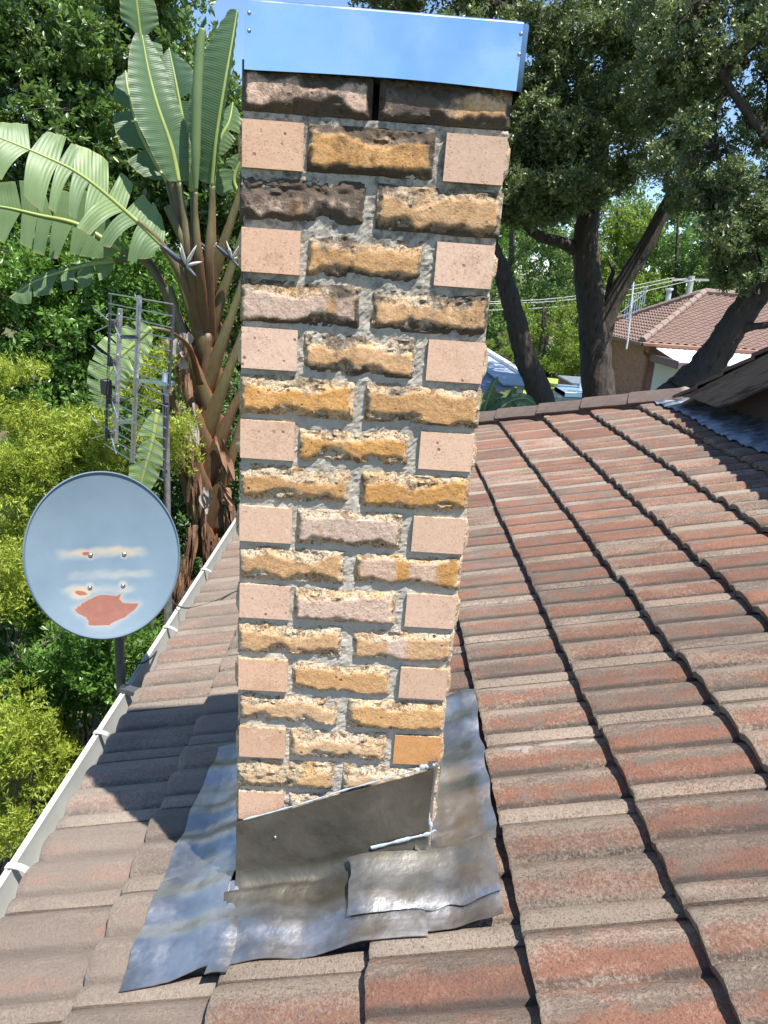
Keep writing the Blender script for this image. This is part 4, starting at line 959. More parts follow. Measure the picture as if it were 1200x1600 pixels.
def crown(par, cl, per, nleaf, size, spread, mat, seed, aspect=0.42, up_bias=.45, droop=0.0, fold=.16):
    rng = np.random.RandomState(seed); tw = twigs(cl, per, rng)
    v, f, t = leaf_cloud(tw, nleaf, size, spread, rng, aspect, up_bias, fold, droop)
    return np_mesh('crown', v, f, mat, {'tint': t}, par), tw
def limb(m, pts, r0_, r1_, seed, n=10, wob=.16): 
    P = curve(pts, 6); m.tube(P, list(np.linspace(r0_, r1_, len(P))), n, True, wob, seed)
def twig_sticks(par, cl, root, mat, seed, name='branch', r_=0.02):
    m = MB(); rg = random.Random(seed)
    for c, rad in cl:
        c = Vector(c); a = Vector(min(root, key=lambda q: (Vector(q) - c).length)); mid = (a + c) / 2 + Vector((rg.uniform(-.15, .15), rg.uniform(-.15, .15), rg.uniform(-.05, .2)))
        m.tube(curve([a, mid, c], 4), lerp_list([r_ * 1.6, r_, r_ * .4], 9), 5)
        for _ in range(3):
            d = Vector((rg.gauss(0, 1), rg.gauss(0, 1), rg.gauss(0, .7))).normalized() * rad; m.tube([c, c + d * .5 + Vector((0, 0, .03)), c + d], [r_ * .45, r_ * .3, r_ * .12], 4)
    return m.build(name, mat, par)

# ------------------------------------------------------------------ the dark trunked trees on the right
def pts(L, Y): return [at(p[0], p[1], p[2] if len(p) > 2 else Y) for p in L]
rng = np.random.RandomState(31)
def tree(name, base, label, cat='tree', group=None): return empty(name, base, label, cat, group)
B1 = at(938, 640, 11); B1 = np.array([B1[0] + .05, B1[1], 0.0])
t1 = tree('broadleaf_tree', B1, 'tall dark tree with a thick forked furrowed trunk behind the tiled roof')
m = MB()
limb(m, [B1 - np.array([0, 0, .1]), at(938, 700, 11), at(934, 600, 11), at(928, 520, 11), at(918, 430, 11), at(915, 370, 11), at(922, 320, 11), at(936, 240, 11), at(948, 150, 11.2), at(960, 20, 11.4), at(985, -120, 11.6)], .33, .06, 1, 16)
m.build('trunk', MAT['bark'], t1, smooth=180)
limbs1 = [[(935, 560, 11), (950, 490, 10.95), (978, 435, 10.9), (1008, 385, 10.8), (1040, 325, 10.7), (1075, 265, 10.6), (1110, 190, 10.5), (1150, 90, 10.4), (1190, -60, 10.3)],
          [(905, 392, 11), (880, 380, 11), (848, 371, 10.9), (822, 352, 10.8), (806, 318, 10.7), (800, 250, 10.6), (790, 160, 10.5)],
          [(945, 500, 11), (953, 440, 11.1), (958, 425, 11.1), (950, 405, 11.1)],
          [(930, 280, 11), (900, 200, 10.8), (880, 120, 10.7), (872, 60, 10.6)], [(955, 90, 11.3), (1005, 35, 11), (1050, 0, 10.8), (1100, -60, 10.5)], [(935, 230, 11), (900, 90, 10.7), (800, 20, 10.4), (690, -20, 10.2), (600, -30, 10.0)]]
rads = [(.165, .05), (.11, .03), (.06, .02), (.10, .03), (.12, .04), (.11, .03)]
for i, (L, rr_) in enumerate(zip(limbs1, rads)):
    m = MB(); limb(m, pts(L, 11), rr_[0], rr_[1], 10 + i, 12); m.build('branch', MAT['bark'], t1, smooth=180)
def keep1(a, b):
    if 860 < a < 918 and 45 < b < 165 : return rng.uniform() < .22
    if 940 < a < 1000 and 80 < b < 210: return rng.uniform() < .35
    if b > 290 and 865 < a < 1060: return False
    return True
cl1 = clumps(840, 1120, 40, 300, 8.7, 10.0, 64, rng, (.22, .42), keep1) + clumps(790, 900, 180, 345, 9.0, 10.4, 18, rng, (.2, .36)) + clumps(780, 1020, -160, 345, 9.2, 12.2, 70, rng, (.28, .55), keep1) + clumps(545, 800, -110, 18, 9.5, 11, 30, rng, (.22, .4)) + clumps(780, 890, 230, 345, 9.3, 11, 16, rng, (.25, .42))
crown(t1, cl1, 40, 210000, .064, .07, MAT['leaf_right'], 5, .45, .35)
root1 = [at(*p) for L in limbs1 for p in L]
twig_sticks(t1, cl1[::2], root1, MAT['bark'], 3, r_=.02)
B2 = atz(872, 690, 0.0); B2 = at(872, 690, 9.6); B2 = np.array([B2[0] + .3, B2[1], 0])
t2 = tree('leaning_tree', B2, 'slimmer dark trunk leaning left just behind the chimney side of the roof')
m = MB(); limb(m, [B2, at(868, 690, 9.6), at(852, 640, 9.6), at(838, 600, 9.6), at(820, 555, 9.6), at(808, 510, 9.6), at(797, 465, 9.6), at(784, 425, 9.6), at(768, 385, 9.6), at(745, 330, 9.6), at(730, 260, 9.6), at(735, 160, 9.6)], .22, .07, 4, 14); m.build('trunk', MAT['bark'], t2, smooth=180)
cl2 = clumps(700, 850, 20, 330, 9.0, 10.4, 30, rng, (.25, .42))
crown(t2, cl2, 30, 52000, .06, .07, MAT['leaf_right'], 6, .45, .35); twig_sticks(t2, cl2[::2], pts([(745, 330), (730, 260), (735, 160)], 9.6), MAT['bark'], 8, r_=.018)
B3 = at(1040, 640, 7.6); B3 = np.array([B3[0] - .1, B3[1], 0])
t3 = tree('leaning_tree', B3, 'thick dark trunk leaning right behind the weathered barge board')
m = MB(); limb(m, [B3, at(1035, 660, 7.6), at(1062, 615, 7.6), at(1098, 578, 7.6), at(1128, 538, 7.55), at(1152, 500, 7.5), at(1180, 462, 7.4), at(1215, 420, 7.3), at(1260, 330, 7.2), at(1290, 200, 7.2), at(1300, 50, 7.2)], .24, .10, 7, 14); m.build('trunk', MAT['bark'], t3, smooth=180)
limbs3 = [[(1128, 538, 7.55), (1150, 520, 7.45), (1172, 511, 7.35), (1200, 507, 7.25), (1240, 490, 7.1)], [(1200, 440, 7.35), (1170, 400, 7.3), (1140, 330, 7.3), (1120, 230, 7.3)], [(1270, 300, 7.2), (1200, 220, 7.1), (1130, 120, 7.0), (1080, 20, 7.0)]]
for i, L in enumerate(limbs3): m = MB(); limb(m, pts(L, 7), .075 - .01 * i, .025, 30 + i, 9); m.build('branch', MAT['bark'], t3, smooth=180)
cl3 = clumps(1010, 1330, -180, 330, 6.6, 8.4, 100, rng, (.2, .38), lambda a, b: not (b > 260 and a < 1090)) + clumps(1120, 1330, 330, 440, 6.8, 7.6, 26, rng, (.12, .26)) + clumps(1060, 1200, 300, 390, 7, 8, 12, rng, (.15, .26))
crown(t3, cl3, 40, 150000, .050, .05, MAT['leaf_right'], 9, .45, .35); twig_sticks(t3, cl3[::2], [at(*p) for L in limbs3 for p in L], MAT['bark'], 12, r_=.014)

# ------------------------------------------------------------------ trees on the left, behind the giant strelitzia
def bigtree(label, base_px, Y, blocks, n, size, mat, seed, nm='evergreen_tree', per=24, spread=.08, r=(.3, .6), **kw):
    rng = np.random.RandomState(seed); b = at(base_px[0], base_px[1], Y); b = np.array([b[0], b[1], 0.0])
    t = tree(nm, b, label); cl = []
    for B in blocks: cl += clumps(*B, rng, r)
    top = at(base_px[0], base_px[2], Y); mid = (b + top) / 2
    m = MB(); limb(m, [b, b + (top - b) * .35 + np.array([.1, 0, 0]), b + (top - b) * .7 - np.array([.1, 0, 0]), top], .17, .04, seed, 10); m.build('trunk', MAT['bark'], t, smooth=180)
    crown(t, cl, per, n, size, spread, mat, seed + 1, **kw)
    twig_sticks(t, cl[::2], [b + (top - b) * q for q in (.3, .45, .6, .75, .9)], MAT['bark'], seed + 2, r_=.018); return t
bigtree('dense dark green tree at the far left top, partly above the torn strelitzia leaves', (60, 700, 20), 8.5, [(-120, 150, 10, 420, 7.6, 9.4, 66), (-100, 120, -60, 60, 8, 9, 16)], 70000, .085, MAT['leaf_left'], 51)
bigtree('tall dark green tree behind the upright strelitzia leaves', (220, 700, 10), 8.8, [(110, 285, -60, 420, 8, 9.6, 66), (260, 330, 60, 300, 8.2, 9.4, 26)], 70000, .085, MAT['leaf_left'], 52)
bigtree('dark green tree between the strelitzia and the chimney', (370, 800, 160), 9.2, [(285, 460, 150, 620, 8.4, 9.8, 85), (270, 460, 600, 860, 7.2, 8.6, 40)], 70000, .075, MAT['leaf_left'], 53)
bigtree('bushy fresh green tree low on the left, below the torn leaves', (90, 820, 380), 6.6, [(-120, 190, 365, 640, 5.9, 7.2, 85), (150, 300, 400, 760, 6.2, 7.4, 50), (40, 260, 640, 900, 5.6, 6.8, 40)], 95000, .070, MAT['leaf_low'], 54, spread=.07, r=(.22, .42))
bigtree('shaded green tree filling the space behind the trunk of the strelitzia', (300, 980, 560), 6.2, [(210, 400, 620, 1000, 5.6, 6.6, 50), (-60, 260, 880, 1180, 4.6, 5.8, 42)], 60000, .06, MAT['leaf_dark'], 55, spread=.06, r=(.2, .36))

# yellow green bushes beside the gutter
def bush(label, blocks, n, size, seed, base, mat=None, sp=.035, r=(.07, .17), per=22, asp=.24):
    rng = np.random.RandomState(seed); t = tree('fine_leaved_bush', base, label, 'bush'); cl = []
    for B in blocks: cl += clumps(*B, rng, r)
    crown(t, cl, per, n, size, sp, mat or MAT['leaf_bush'], seed, asp, .3, -0.35, .1)
    m = MB(); rg = random.Random(seed)
    for c, rad in cl[::6]:
        c = Vector(c); b0 = Vector(base) + Vector((rg.uniform(-.2, .2), rg.uniform(-.2, .2), 0)); m.tube(curve([b0, b0 * .5 + c * .5 + Vector((rg.uniform(-.2, .2), rg.uniform(-.2, .2), -.15)), c], 5), lerp_list([.022, .012, .003], 11), 5)
    m.build('stems', MAT['bark_dry'], t); return t
def gb(px, py, Y): p = at(px, py, Y); return np.array([p[0], p[1], 0.0])
bush('feathery yellow green bush at the left edge, reaching up beside the antenna', [(-60, 60, 570, 900, 2.9, 3.6, 70), (60, 190, 690, 900, 2.9, 3.5, 60), (60, 175, 655, 760, 2.95, 3.3, 30)], 80000, .034, 71, gb(60, 900, 3.2))
bush('yellow green bush below the dish and the white gutter at the left edge', [(-70, 60, 1080, 1330, 2.0, 2.6, 70), (40, 110, 1120, 1230, 2.3, 2.7, 16), (-60, 60, 860, 960, 2.5, 3.0, 36)], 52000, .032, 72, gb(-60, 1300, 2.3))
bush('sprig of yellow green leaves between the antenna pole and the strelitzia trunk', [(225, 285, 660, 720, 3.0, 3.3, 10), (205, 250, 560, 640, 3.1, 3.4, 8)], 8000, .034, 73, gb(240, 900, 3.2))
bush('dull green undergrowth with bare twigs behind the dish', [(-60, 110, 920, 1120, 2.6, 3.6, 60), (50, 230, 985, 1110, 2.4, 3.4, 60), (170, 280, 900, 1000, 3.2, 4.2, 24)], 62000, .040, 74, gb(120, 1100, 3.4), MAT['leaf_low'], .04, (.08, .18), 20, .36)
for i, (L, rr_) in enumerate((([(-30, 1075, 2.6), (30, 1030, 2.6), (70, 1005, 2.65), (112, 990, 2.7)], .010), ([(10, 1010, 2.8), (30, 960, 2.8), (52, 925, 2.8)], .006), ([(80, 1033, 2.7), (100, 1035, 2.7), (118, 1030, 2.7)], .005), ([(-10, 900, 2.7), (20, 935, 2.7), (55, 945, 2.7)], .004))):
    m = MB(); limb(m, pts(L, 2.6), rr_, rr_ * .35, 80 + i, 6)
    rg = random.Random(i)
    for k in range(7):
        a = Vector(at(*L[1 + k % (len(L) - 2)])); m.tube([a, a + Vector((rg.uniform(-.12, .12), rg.uniform(-.05, .05), rg.uniform(-.02, .16))), a + Vector((rg.uniform(-.2, .2), rg.uniform(-.05, .05), rg.uniform(0, .25)))], [rr_ * .4, rr_ * .25, rr_ * .1], 4)
    o = m.build('dead_branch', MAT['bark_dry'], origin=at(*L[0])); tag(o, ['longest bare grey branch reaching up to the right below the dish', 'short bare twig rising left of the dish', 'small bare twig just under the dish', 'thin bare twig at the left edge beside the dish'][i], 'branch')
# ------------------------------------------------------------------ giant strelitzia
SB = at(330, 905, 3.6); SB = np.array([SB[0] + .04, SB[1], 0.0])
st = empty('giant_strelitzia', SB, 'giant strelitzia with upright paddle leaves and fan of stalks behind the gutter', 'palm-like plant')
m = MB(); limb(m, [SB, at(334, 905, 3.6), at(328, 800, 3.6), at(322, 700, 3.6), at(322, 600, 3.6), at(325, 520, 3.6)], .085, .03, 3, 14, .1); m.a = {'edge': [0.3] * len(m.v), 'along': [0.0] * len(m.v)}; m.build('trunk', MAT['sheath'], st, smooth=180)
def sheath(path, w0, w1, seed, along0=0.0, along1=1.0, name='leaf_stalk'):
    P = curve(path, 8); n_ = len(P); m = MB(); rg = random.Random(seed); vs = []; ed = []; al = []; K = 12
    for i in range(n_):
        t = (P[min(i + 1, n_ - 1)] - P[max(i - 1, 0)]).normalized(); s = Vector((0, -1, 0)).cross(t)
        if s.length < .1: s = Vector((1, 0, 0))
        s.normalize(); fr = s.cross(t).normalized(); 
        if fr.y > 0: fr = -fr
        f = i / (n_ - 1); w = w0 + (w1 - w0) * min(1, f * 1.3) ** 0.7
        for k in range(K):
            a = 2 * math.pi * k / K; vs.append(P[i] + s * (math.cos(a) * w) + fr * (math.sin(a) * w * (0.42 + .4 * f)) + s * (0.004 * (rg.random() - .5)))
            ed.append(abs(math.cos(a)) if f < .8 else .4); al.append(along0 + (along1 - along0) * f)
    m.add(vs, [(i * K + k, i * K + (k + 1) % K, (i + 1) * K + (k + 1) % K, (i + 1) * K + k) for i in range(n_ - 1) for k in range(K)] + [tuple(range(K))[::-1], tuple((n_ - 1) * K + k for k in range(K))])
    m.a = {'edge': ed, 'along': al}; return m.build(name, MAT['sheath'], st, smooth=180)
def blade(path, width, n0, stalk, seed, cuts=(), droop=.35, tint=(.3, .6), ribs=26, sides=(1, 1), fold=.35, tear=0.1, rise=0.0, stand=False):
    """a paddle leaf: midrib path, half width, facing direction; cuts are where the blade is torn into strips"""
    P = curve(path, 14); n_ = len(P) - 1; rg = random.Random(seed); nrm = Vector(n0).normalized(); m = MB(); al = []; ti = []; ed = []
    lens = [0]
    for i in range(n_): lens.append(lens[-1] + (P[i + 1] - P[i]).length)
    tot = lens[-1]; M_ = 7
    for si, s in enumerate((-1, 1)):
        if sides[si] == 0: continue
        cl = sorted(set([0, n_] + [int(c * n_) for c in (cuts if cuts is not None else ())] ))
        for a, b in zip(cl[:-1], cl[1:]):
            if b - a < 1: continue
            dr = droop * rg.uniform(.5, 1.5) if len(cl) > 2 else droop; sl = rg.uniform(-tear, tear) if len(cl) > 2 else 0; short = rg.uniform(.75, 1.0) if len(cl) > 2 else 1; tt = rg.uniform(*tint)
            base = len(m.v); vs = []
            for i in range(a, b + 1):
                f = lens[i] / tot; t = (P[min(i + 1, n_)] - P[max(i - 1, 0)]).normalized(); sd = nrm.cross(t).normalized() * s; nl = t.cross(sd).normalized()
                if nl.dot(nrm) < 0: nl = -nl
                dr_ = dr * .12 if stand and sd.z > .2 else dr
                w = width * max(0.02, math.sin(math.pi * min(1, (f * 0.93 + .035)) ** 0.8) ** 0.6) * sides[si] * short
                mid_f = (i - a) / max(1, b - a) - .5
                for j in range(M_ + 1):
                    g = j / M_; pull = 1 - 0.35 * g * abs(mid_f) * 0 
                    p = P[i] + sd * (w * g * math.cos(dr_ * g)) + t * (w * g * (.18 + sl)) - t * ((lens[b] - lens[a]) * mid_f * .30 * g * (1 if len(cl) > 2 else 0))
                    p += nl * (w * fold * g * (1 - .5 * g)) + Vector((0, 0, -w * dr_ * g * g)) + nl * (.004 * math.sin(f * ribs * 6.28 * .5 + g * 3) * g) + Vector((0, 0, rise * w * g))
                    p += nl * (w * .10 * (float(vnoise(f * 7 + seed, g * 2, seed)) - .5) * g)
                    vs.append(p); al.append(f * ribs * 2.0 - g * .6); ti.append(tt + .12 * (float(vnoise(f * 5, g * 3, seed + 2)) - .5)); ed.append(g * (1 if rg.random() < .8 else .85))
            k = M_ + 1
            fs = [(i * k + j, (i + 1) * k + j, (i + 1) * k + j + 1, i * k + j + 1) for i in range(b - a) for j in range(M_)]
            m.add(vs, fs)
    m.a = {'along': al, 'tint': ti, 'edge': ed}
    o = m.build('leaf', MAT['blade'], st, smooth=180)
    mm = MB(); mm.tube(P, list(np.linspace(.017, .004, len(P))), 8); mm.build('midrib', MAT['midrib'], o, smooth=180)
    if stalk: sheath(stalk, .055, .018, seed)
    return o
YS = 3.6
# stalks crossing left and right up the trunk
rg = random.Random(8)
for i in range(12):
    y = 860 - 36 * i; s = 1 if i % 2 else -1; w = 1 - i * .02
    sheath([at(325 - s * 20, y + 40, YS - .07 + i * .012), at(325 + s * 6, y - 30, YS - .10 + i * .012), at(325 + s * (34 - i * .4), y - 100, YS - .10 + i * .010), at(325 + s * (66 + rg.uniform(-8, 8)), y - 175 - rg.uniform(0, 25), YS - .06 + i * .008)], .098 * w, .030 * w, i + 40, 0 if i < 4 else .25, .45 if i < 5 else .9)
f0 = (0.05, -1, .25)
blade([at(292, 440, 3.5), at(255, 385, 3.45), at(205, 338, 3.4), at(130, 276, 3.3), at(60, 240, 3.2), at(-40, 200, 3.1)][1:], .27, (.35, -.7, .6), [at(322, 580, YS + .08), at(300, 470, 3.52), at(255, 385, 3.45), at(215, 345, 3.41)], 1, (.12, .2, .3, .38, .47, .56, .66, .8), .6, (.45, .95), 24, (1, 1), .1, .3, stand=True)
blade([at(190, 392, 3.7), at(125, 352, 3.65), at(60, 336, 3.6), at(0, 323, 3.55), at(-70, 318, 3.5)], .24, (.1, -.95, .2), [at(318, 600, YS), at(290, 520, 3.66), at(235, 420, 3.7), at(190, 392, 3.7)], 2, (.18, .3, .42, .5, .62, .75, .88), .25, (.35, .7), 24, (1, .9), .08, .25, stand=True)
blade([at(180, 408, 3.75), at(140, 414, 3.72), at(100, 424, 3.7), at(55, 440, 3.66), at(15, 466, 3.62)], .13, (.1, -.75, .7), [at(318, 620, YS), at(280, 520, 3.72), at(235, 410, 3.76), at(180, 408, 3.75)], 3, (.2, .38, .55, .8), .7, (.3, .7), 20, (1, 1), .2, .3)
blade([at(280, 285, 3.45), at(268, 230, 3.45), at(246, 165, 3.45), at(232, 110, 3.48), at(222, 55, 3.52)], .19, (.55, -.85, .15), [at(322, 560, YS + .08), at(300, 420, 3.45), at(288, 340, 3.45), at(280, 285, 3.45)], 4, (), .05, (.2, .42), 34, (.7, .85), .35, 0)
blade([at(238, 130, 3.75), at(222, 70, 3.75), at(214, 10, 3.72), at(205, -80, 3.7)], .14, (.7, -.7, .1), [at(318, 560, YS+.1), at(285, 350, 3.7), at(255, 220, 3.75), at(238, 130, 3.75)], 5, (.4,), .1, (.25, .45), 26, (1, 1), .3, .1)
blade([at(262, 285, 3.85), at(240, 250, 3.88), at(215, 200, 3.9), at(200, 140, 3.95), at(196, 110, 4.0)], .21, (.5, -.8, .3), [at(322, 560, YS+.1), at(290, 400, 3.8), at(262, 285, 3.85)], 6, (.35, .62), .25, (.05, .3), 26, (1, .8), .2, .1)
blade([at(332, 290, 3.45), at(338, 220, 3.42), at(350, 140, 3.42), at(362, 70, 3.45), at(371, 15, 3.5)], .25, (-.55, -.85, .1), [at(328, 560, YS + .08), at(326, 420, 3.45), at(330, 340, 3.45), at(332, 290, 3.45)], 7, (), .05, (.08, .26), 34, (.16, 1), .22, 0)
blade([at(332, 250, 3.8), at(345, 215, 3.82), at(358, 190, 3.85), at(364, 160, 3.9)], .15, (-.3, -.9, .2), [at(330, 560, YS+.1), at(332, 380, 3.75), at(332, 250, 3.8)], 8, (.5,), .3, (.3, .6), 24, (.8, 1), .1, .1)
blade([at(300, 300, 3.72), at(291, 220, 3.72), at(277, 140, 3.75), at(264, 75, 3.8)], .2, (.2, -.95, .1), [at(324, 560, YS + .1), at(306, 400, 3.7), at(300, 300, 3.72)], 12, (.6,), .1, (0, .2), 28, (1, 1), .3, .1)
sheath([at(312, 600, YS - .1), at(296, 545, 3.3), at(268, 520, 2.95), at(236, 512, 2.86)], .026, .011, 78)
# a young rolled leaf
m = MB(); P = curve([at(306, 300, 3.40), at(306, 240, 3.38), at(308, 150, 3.36), at(312, 80, 3.36), at(317, 45, 3.36)], 8); m.tube(P, lerp_list([.012, .028, .03, .027, .020], len(P)), 10)
m.grid(8, 14, lambda a, b: tuple(P[-1] + Vector((-.055 * b + .02, -.02 * a + .01, -.02 - .05 * b * b + .035 * math.sin(a * 2.5) + .05 * (1 - b)))))
n_ = len(m.v); m.a = {'along': [0.0] * n_, 'tint': [.85] * (n_ - 135) + [.1] * 135, 'edge': [0] * n_}; m.build('rolled_leaf', MAT['blade'], st, smooth=180)
sheath([at(326, 560, YS + .08), at(312, 420, 3.42), at(306, 340, 3.40), at(306, 300, 3.40)], .05, .014, 77)
# right hand leaves behind the chimney edge and low pale torn leaf
blade([at(372, 300, 4.0), at(366, 280, 4.0), at(375, 255, 4.0), at(395, 235, 4.0)], .16, (-.2, -.9, .3), None, 9, (.5,), .3, (.3, .6), 20)
blade([at(236, 512, 2.86), at(212, 535, 2.84), at(184, 562, 2.80), at(166, 596, 2.78), at(156, 640, 2.78)], .155, (.1, -.85, .55), None, 10, (.14, .28, .40, .52, .64, .78, .9), .15, (1.0, 1.5), 20, (1, .9), .05, .15, .1, stand=True)
blade([at(246, 640, 2.84), at(238, 690, 2.80), at(226, 735, 2.78), at(212, 790, 2.76)], .10, (.25, -.9, .4), [at(316, 740, YS + .1), at(280, 660, 3.8), at(255, 620, 3.78), at(242, 640, 3.75)], 11, (.3, .55), .2, (.8, 1.2), 20, (1, 1), .1, .15)
# flowers
def flower(px, py, Y, s, par, seed):
    c = Vector(at(px, py, Y)); rg = random.Random(seed); k = s
    def spike(d, L, w, mat, nm):
        m = MB(); d = Vector(d).normalized(); m.tube([c, c + d * L * .35, c + d * L * .75, c + d * L], [w * .6, w, w * .7, w * .08], 7); mm = m.build(nm, mat, par, smooth=180)
    spike((-.75, -.3, .62), .20 * k, .022 * k, MAT['spathe'], 'flower_bract'); spike((.55, -.3, -.45), .12 * k, .014 * k, MAT['spathe'], 'flower_bract')
    for d in ((-.25, -.3, 1), (.55, -.3, .85), (-.05, -.4, .7), (.95, -.3, .25)): spike(d, rg.uniform(.11, .17) * k, .012 * k, MAT['petal'], 'flower_sepal')
flower(290, 415, 3.28, .95, st, 1); flower(362, 405, 3.5, .7, st, 2); flower(330, 395, 3.75, .6, st, 3)
# dry leaves hanging on the trunk
rg = random.Random(14)
def dry(px, py, Y, L, n_, seed, mat='dead', w=.03, lean=0.0):
    m = MB(); rg = random.Random(seed)
    for i in range(n_):
        a = Vector(at(px + rg.uniform(-9, 9), py + rg.uniform(-12, 12), Y + rg.uniform(-.05, .05))); l = L * rg.uniform(.5, 1.1); ww = w * rg.uniform(.3, 1.2); tw = rg.uniform(0, 6)
        P = [a + Vector((lean * l * f + .05 * math.sin(f * 3 + tw) * l, .04 * math.cos(f * 4 + tw) * l, -l * f)) for f in (0, .2, .4, .6, .8, 1)]
        vs = []
        for q, p in enumerate(P):
            wq = ww * (.4 + math.sin(3.14 * (.15 + .8 * q / 5))) * .6; d = Vector((math.cos(tw + q * .5), math.sin(tw + q * .5), 0)) * wq
            vs += [p - d, p + Vector((0, 0, .3 * wq)), p + d]
        m.add(vs, [(q * 3 + e, q * 3 + e + 1, q * 3 + e + 4, q * 3 + e + 3) for q in range(5) for e in (0, 1)])
    m.build('dry_leaf', MAT[mat], st, smooth=180)
dry(284, 548, 3.38, .34, 26, 1, lean=.05, w=.012); dry(277, 540, 3.36, .2, 4, 2, 'dead_grey', .05); dry(290, 520, 3.40, .16, 3, 3, 'dead_grey', .045, -.2)
dry(292, 640, 3.45, .35, 7, 4, 'dead_grey', .035, .12); dry(300, 680, 3.45, .55, 22, 5, 'dead', .022, .03); dry(312, 760, 3.5, .5, 26, 6, 'dead', .02, .02); dry(345, 690, 3.5, .3, 8, 7, 'dead', .035, .25)
dry(330, 840, 3.45, .5, 34, 8, 'dead', .022); dry(300, 830, 3.4, .45, 24, 9, 'dead', .02, -.1); dry(318, 770, 3.36, .18, 4, 10, 'dead_grey', .05); dry(352, 760, 3.5, .22, 6, 11, 'dead', .04, .4); dry(360, 800, 3.5, .3, 12, 12, 'dead', .02, .1); dry(290, 880, 3.3, .35, 30, 13, 'dead', .016, -.15); dry(275, 905, 3.0, .3, 30, 14, 'dead', .014, -.1)
print('left side ok')

# ------------------------------------------------------------------ neighbour's house
CX, CY, EZ = 9.62, 24.0, ZC - 1.80
HWD, TT, SL = 12.0, 3.3, 0.55
nh = empty('brick_house', (CX + 5, CY + 3, 0), 'brown brick house with a pinkish tiled hip roof and white patio cover beyond the trees', 'house')
m = MB(); m.box(CX + .45, CX + HWD, CY + .45, CY + 2 * TT - .45, -.1, EZ - .1)
def nb_mat():
    k = NT('neighbour_brickwork', 0.9); p = k.pos(); s = k.n('SeparateXYZ'); k.put(s.inputs[0], p); cb = k.n('CombineXYZ'); k.put(cb.inputs[0], k.math('ADD', s.outputs[0], s.outputs[1])); k.put(cb.inputs[1], s.outputs[2])
    b = k.n('TexBrick'); k.put(b.inputs[0], cb.outputs[0]); b.inputs['Scale'].default_value = 1; b.inputs['Brick Width'].default_value = .24; b.inputs['Row Height'].default_value = .086; b.inputs['Mortar Size'].default_value = .006
    b.inputs['Color1'].default_value = (.27, .12, .10, 1); b.inputs['Color2'].default_value = (.36, .18, .15, 1); b.inputs['Mortar'].default_value = (.3, .2, .17, 1); k.base(b.outputs[0]); return k.m
m.build('wall', nb_mat(), nh)
ntile = simple('pinkish_roof_tile', (0.195, 0.125, 0.10), 0.85, 0, 0.35, 3.0, 0.4); ncap = simple('pale_ridge_tile', (0.25, 0.18, 0.15), 0.9, 0, 0.3, 5)
APX = Vector((CX + TT, CY + TT, EZ + SL * TT)); 
def face_front(a, b, rows=19):
    y = CY + TT * a; z = EZ + SL * TT * a; x0_ = CX + TT * a; x1_ = CX + HWD - TT * a * 0; x = CX + HWD * b
    if x < x0_: x = x0_
    w_ = 0.028 * math.sin(x * 2 * math.pi / .30); stp = 0.045 * (1 - (a * rows) % 1.0) if a < .999 else 0
    return (x, y, z + w_ + stp)
nrow = 19; ua = []; 
for r_ in range(nrow): ua += [r_ / nrow + 1e-5, (r_ + .98) / nrow]
m = MB(); xsn = np.linspace(0, 1, 321); vs = [face_front(a, b) for a in ua for b in xsn]; k = len(xsn)
m.add(vs, [(i * k + j, i * k + j + 1, (i + 1) * k + j + 1, (i + 1) * k + j) for i in range(len(ua) - 1) for j in range(k - 1)]); m.build('roof_tiles', ntile, nh, smooth=30, kind='stuff')
def face_left(a, b):
    x = CX + TT * a; z = EZ + SL * TT * a; y = CY + 2 * TT * b; y = min(max(y, CY + TT * a), CY + 2 * TT - TT * a); return (x, y, z + 0.028 * math.sin(y * 20.94) + 0.05 * (1 - (a * nrow) % 1.0))
m = MB(); ys_ = np.linspace(0, 1, 180); vs = [face_left(a, b) for a in ua for b in ys_]; k = len(ys_)
m.add(vs, [(i * k + j, (i + 1) * k + j, (i + 1) * k + j + 1, i * k + j + 1) for i in range(len(ua) - 1) for j in range(k - 1)]); m.build('roof_tiles', ntile, nh, smooth=30, kind='stuff')
m = MB(); m.add([(CX, CY + 2 * TT, EZ), (CX + HWD, CY + 2 * TT, EZ), (CX + HWD, CY + TT, APX.z), tuple(APX)], [(0, 3, 2, 1)]); m.build('rear_roof', ntile, nh)
for i in range(11):
    a = Vector((CX, CY, EZ)).lerp(APX, i / 11) + Vector((0, 0, .08)); b = Vector((CX, CY, EZ)).lerp(APX, (i + 1.06) / 11) + Vector((0, 0, .07)); m = MB(); m.tube([a, b], [.13, .115], 8); m.build('ridge_cap', ncap, nh)
    a2 = Vector((CX, CY + 2 * TT, EZ)).lerp(APX, i / 11) + Vector((0, 0, .08)); b2 = Vector((CX, CY + 2 * TT, EZ)).lerp(APX, (i + 1.06) / 11) + Vector((0, 0, .07)); m = MB(); m.tube([a2, b2], [.13, .115], 8); m.build('ridge_cap', ncap, nh)
for i in range(20):
    a = APX + Vector((.42 * i, 0, .08)); m = MB(); m.tube([a, a + Vector((.45, 0, -.01))], [.13, .115], 8); m.build('ridge_cap', ncap, nh)
brown = simple('brown_gutter_paint', (.20, .085, .05), .5, 0, .2, 3); pur = simple('purple_brown_fascia', (.18, .12, .125), .6, 0, .15, 3); whit = simple('white_trim_paint', (.72, .73, .74), .5, 0, .08, 3)
m = MB(); m.box(CX - .08, CX + HWD, CY - .10, CY + .03, EZ - .11, EZ + .02, .02); m.build('gutter', simple('orange_brown_gutter', (.22, .10, .06), .5, 0, .2, 3), nh)
m = MB(); m.box(CX - .10, CX + .03, CY - .1, CY + 2 * TT, EZ - .11, EZ + .02, .02); m.build('gutter', pur, nh)
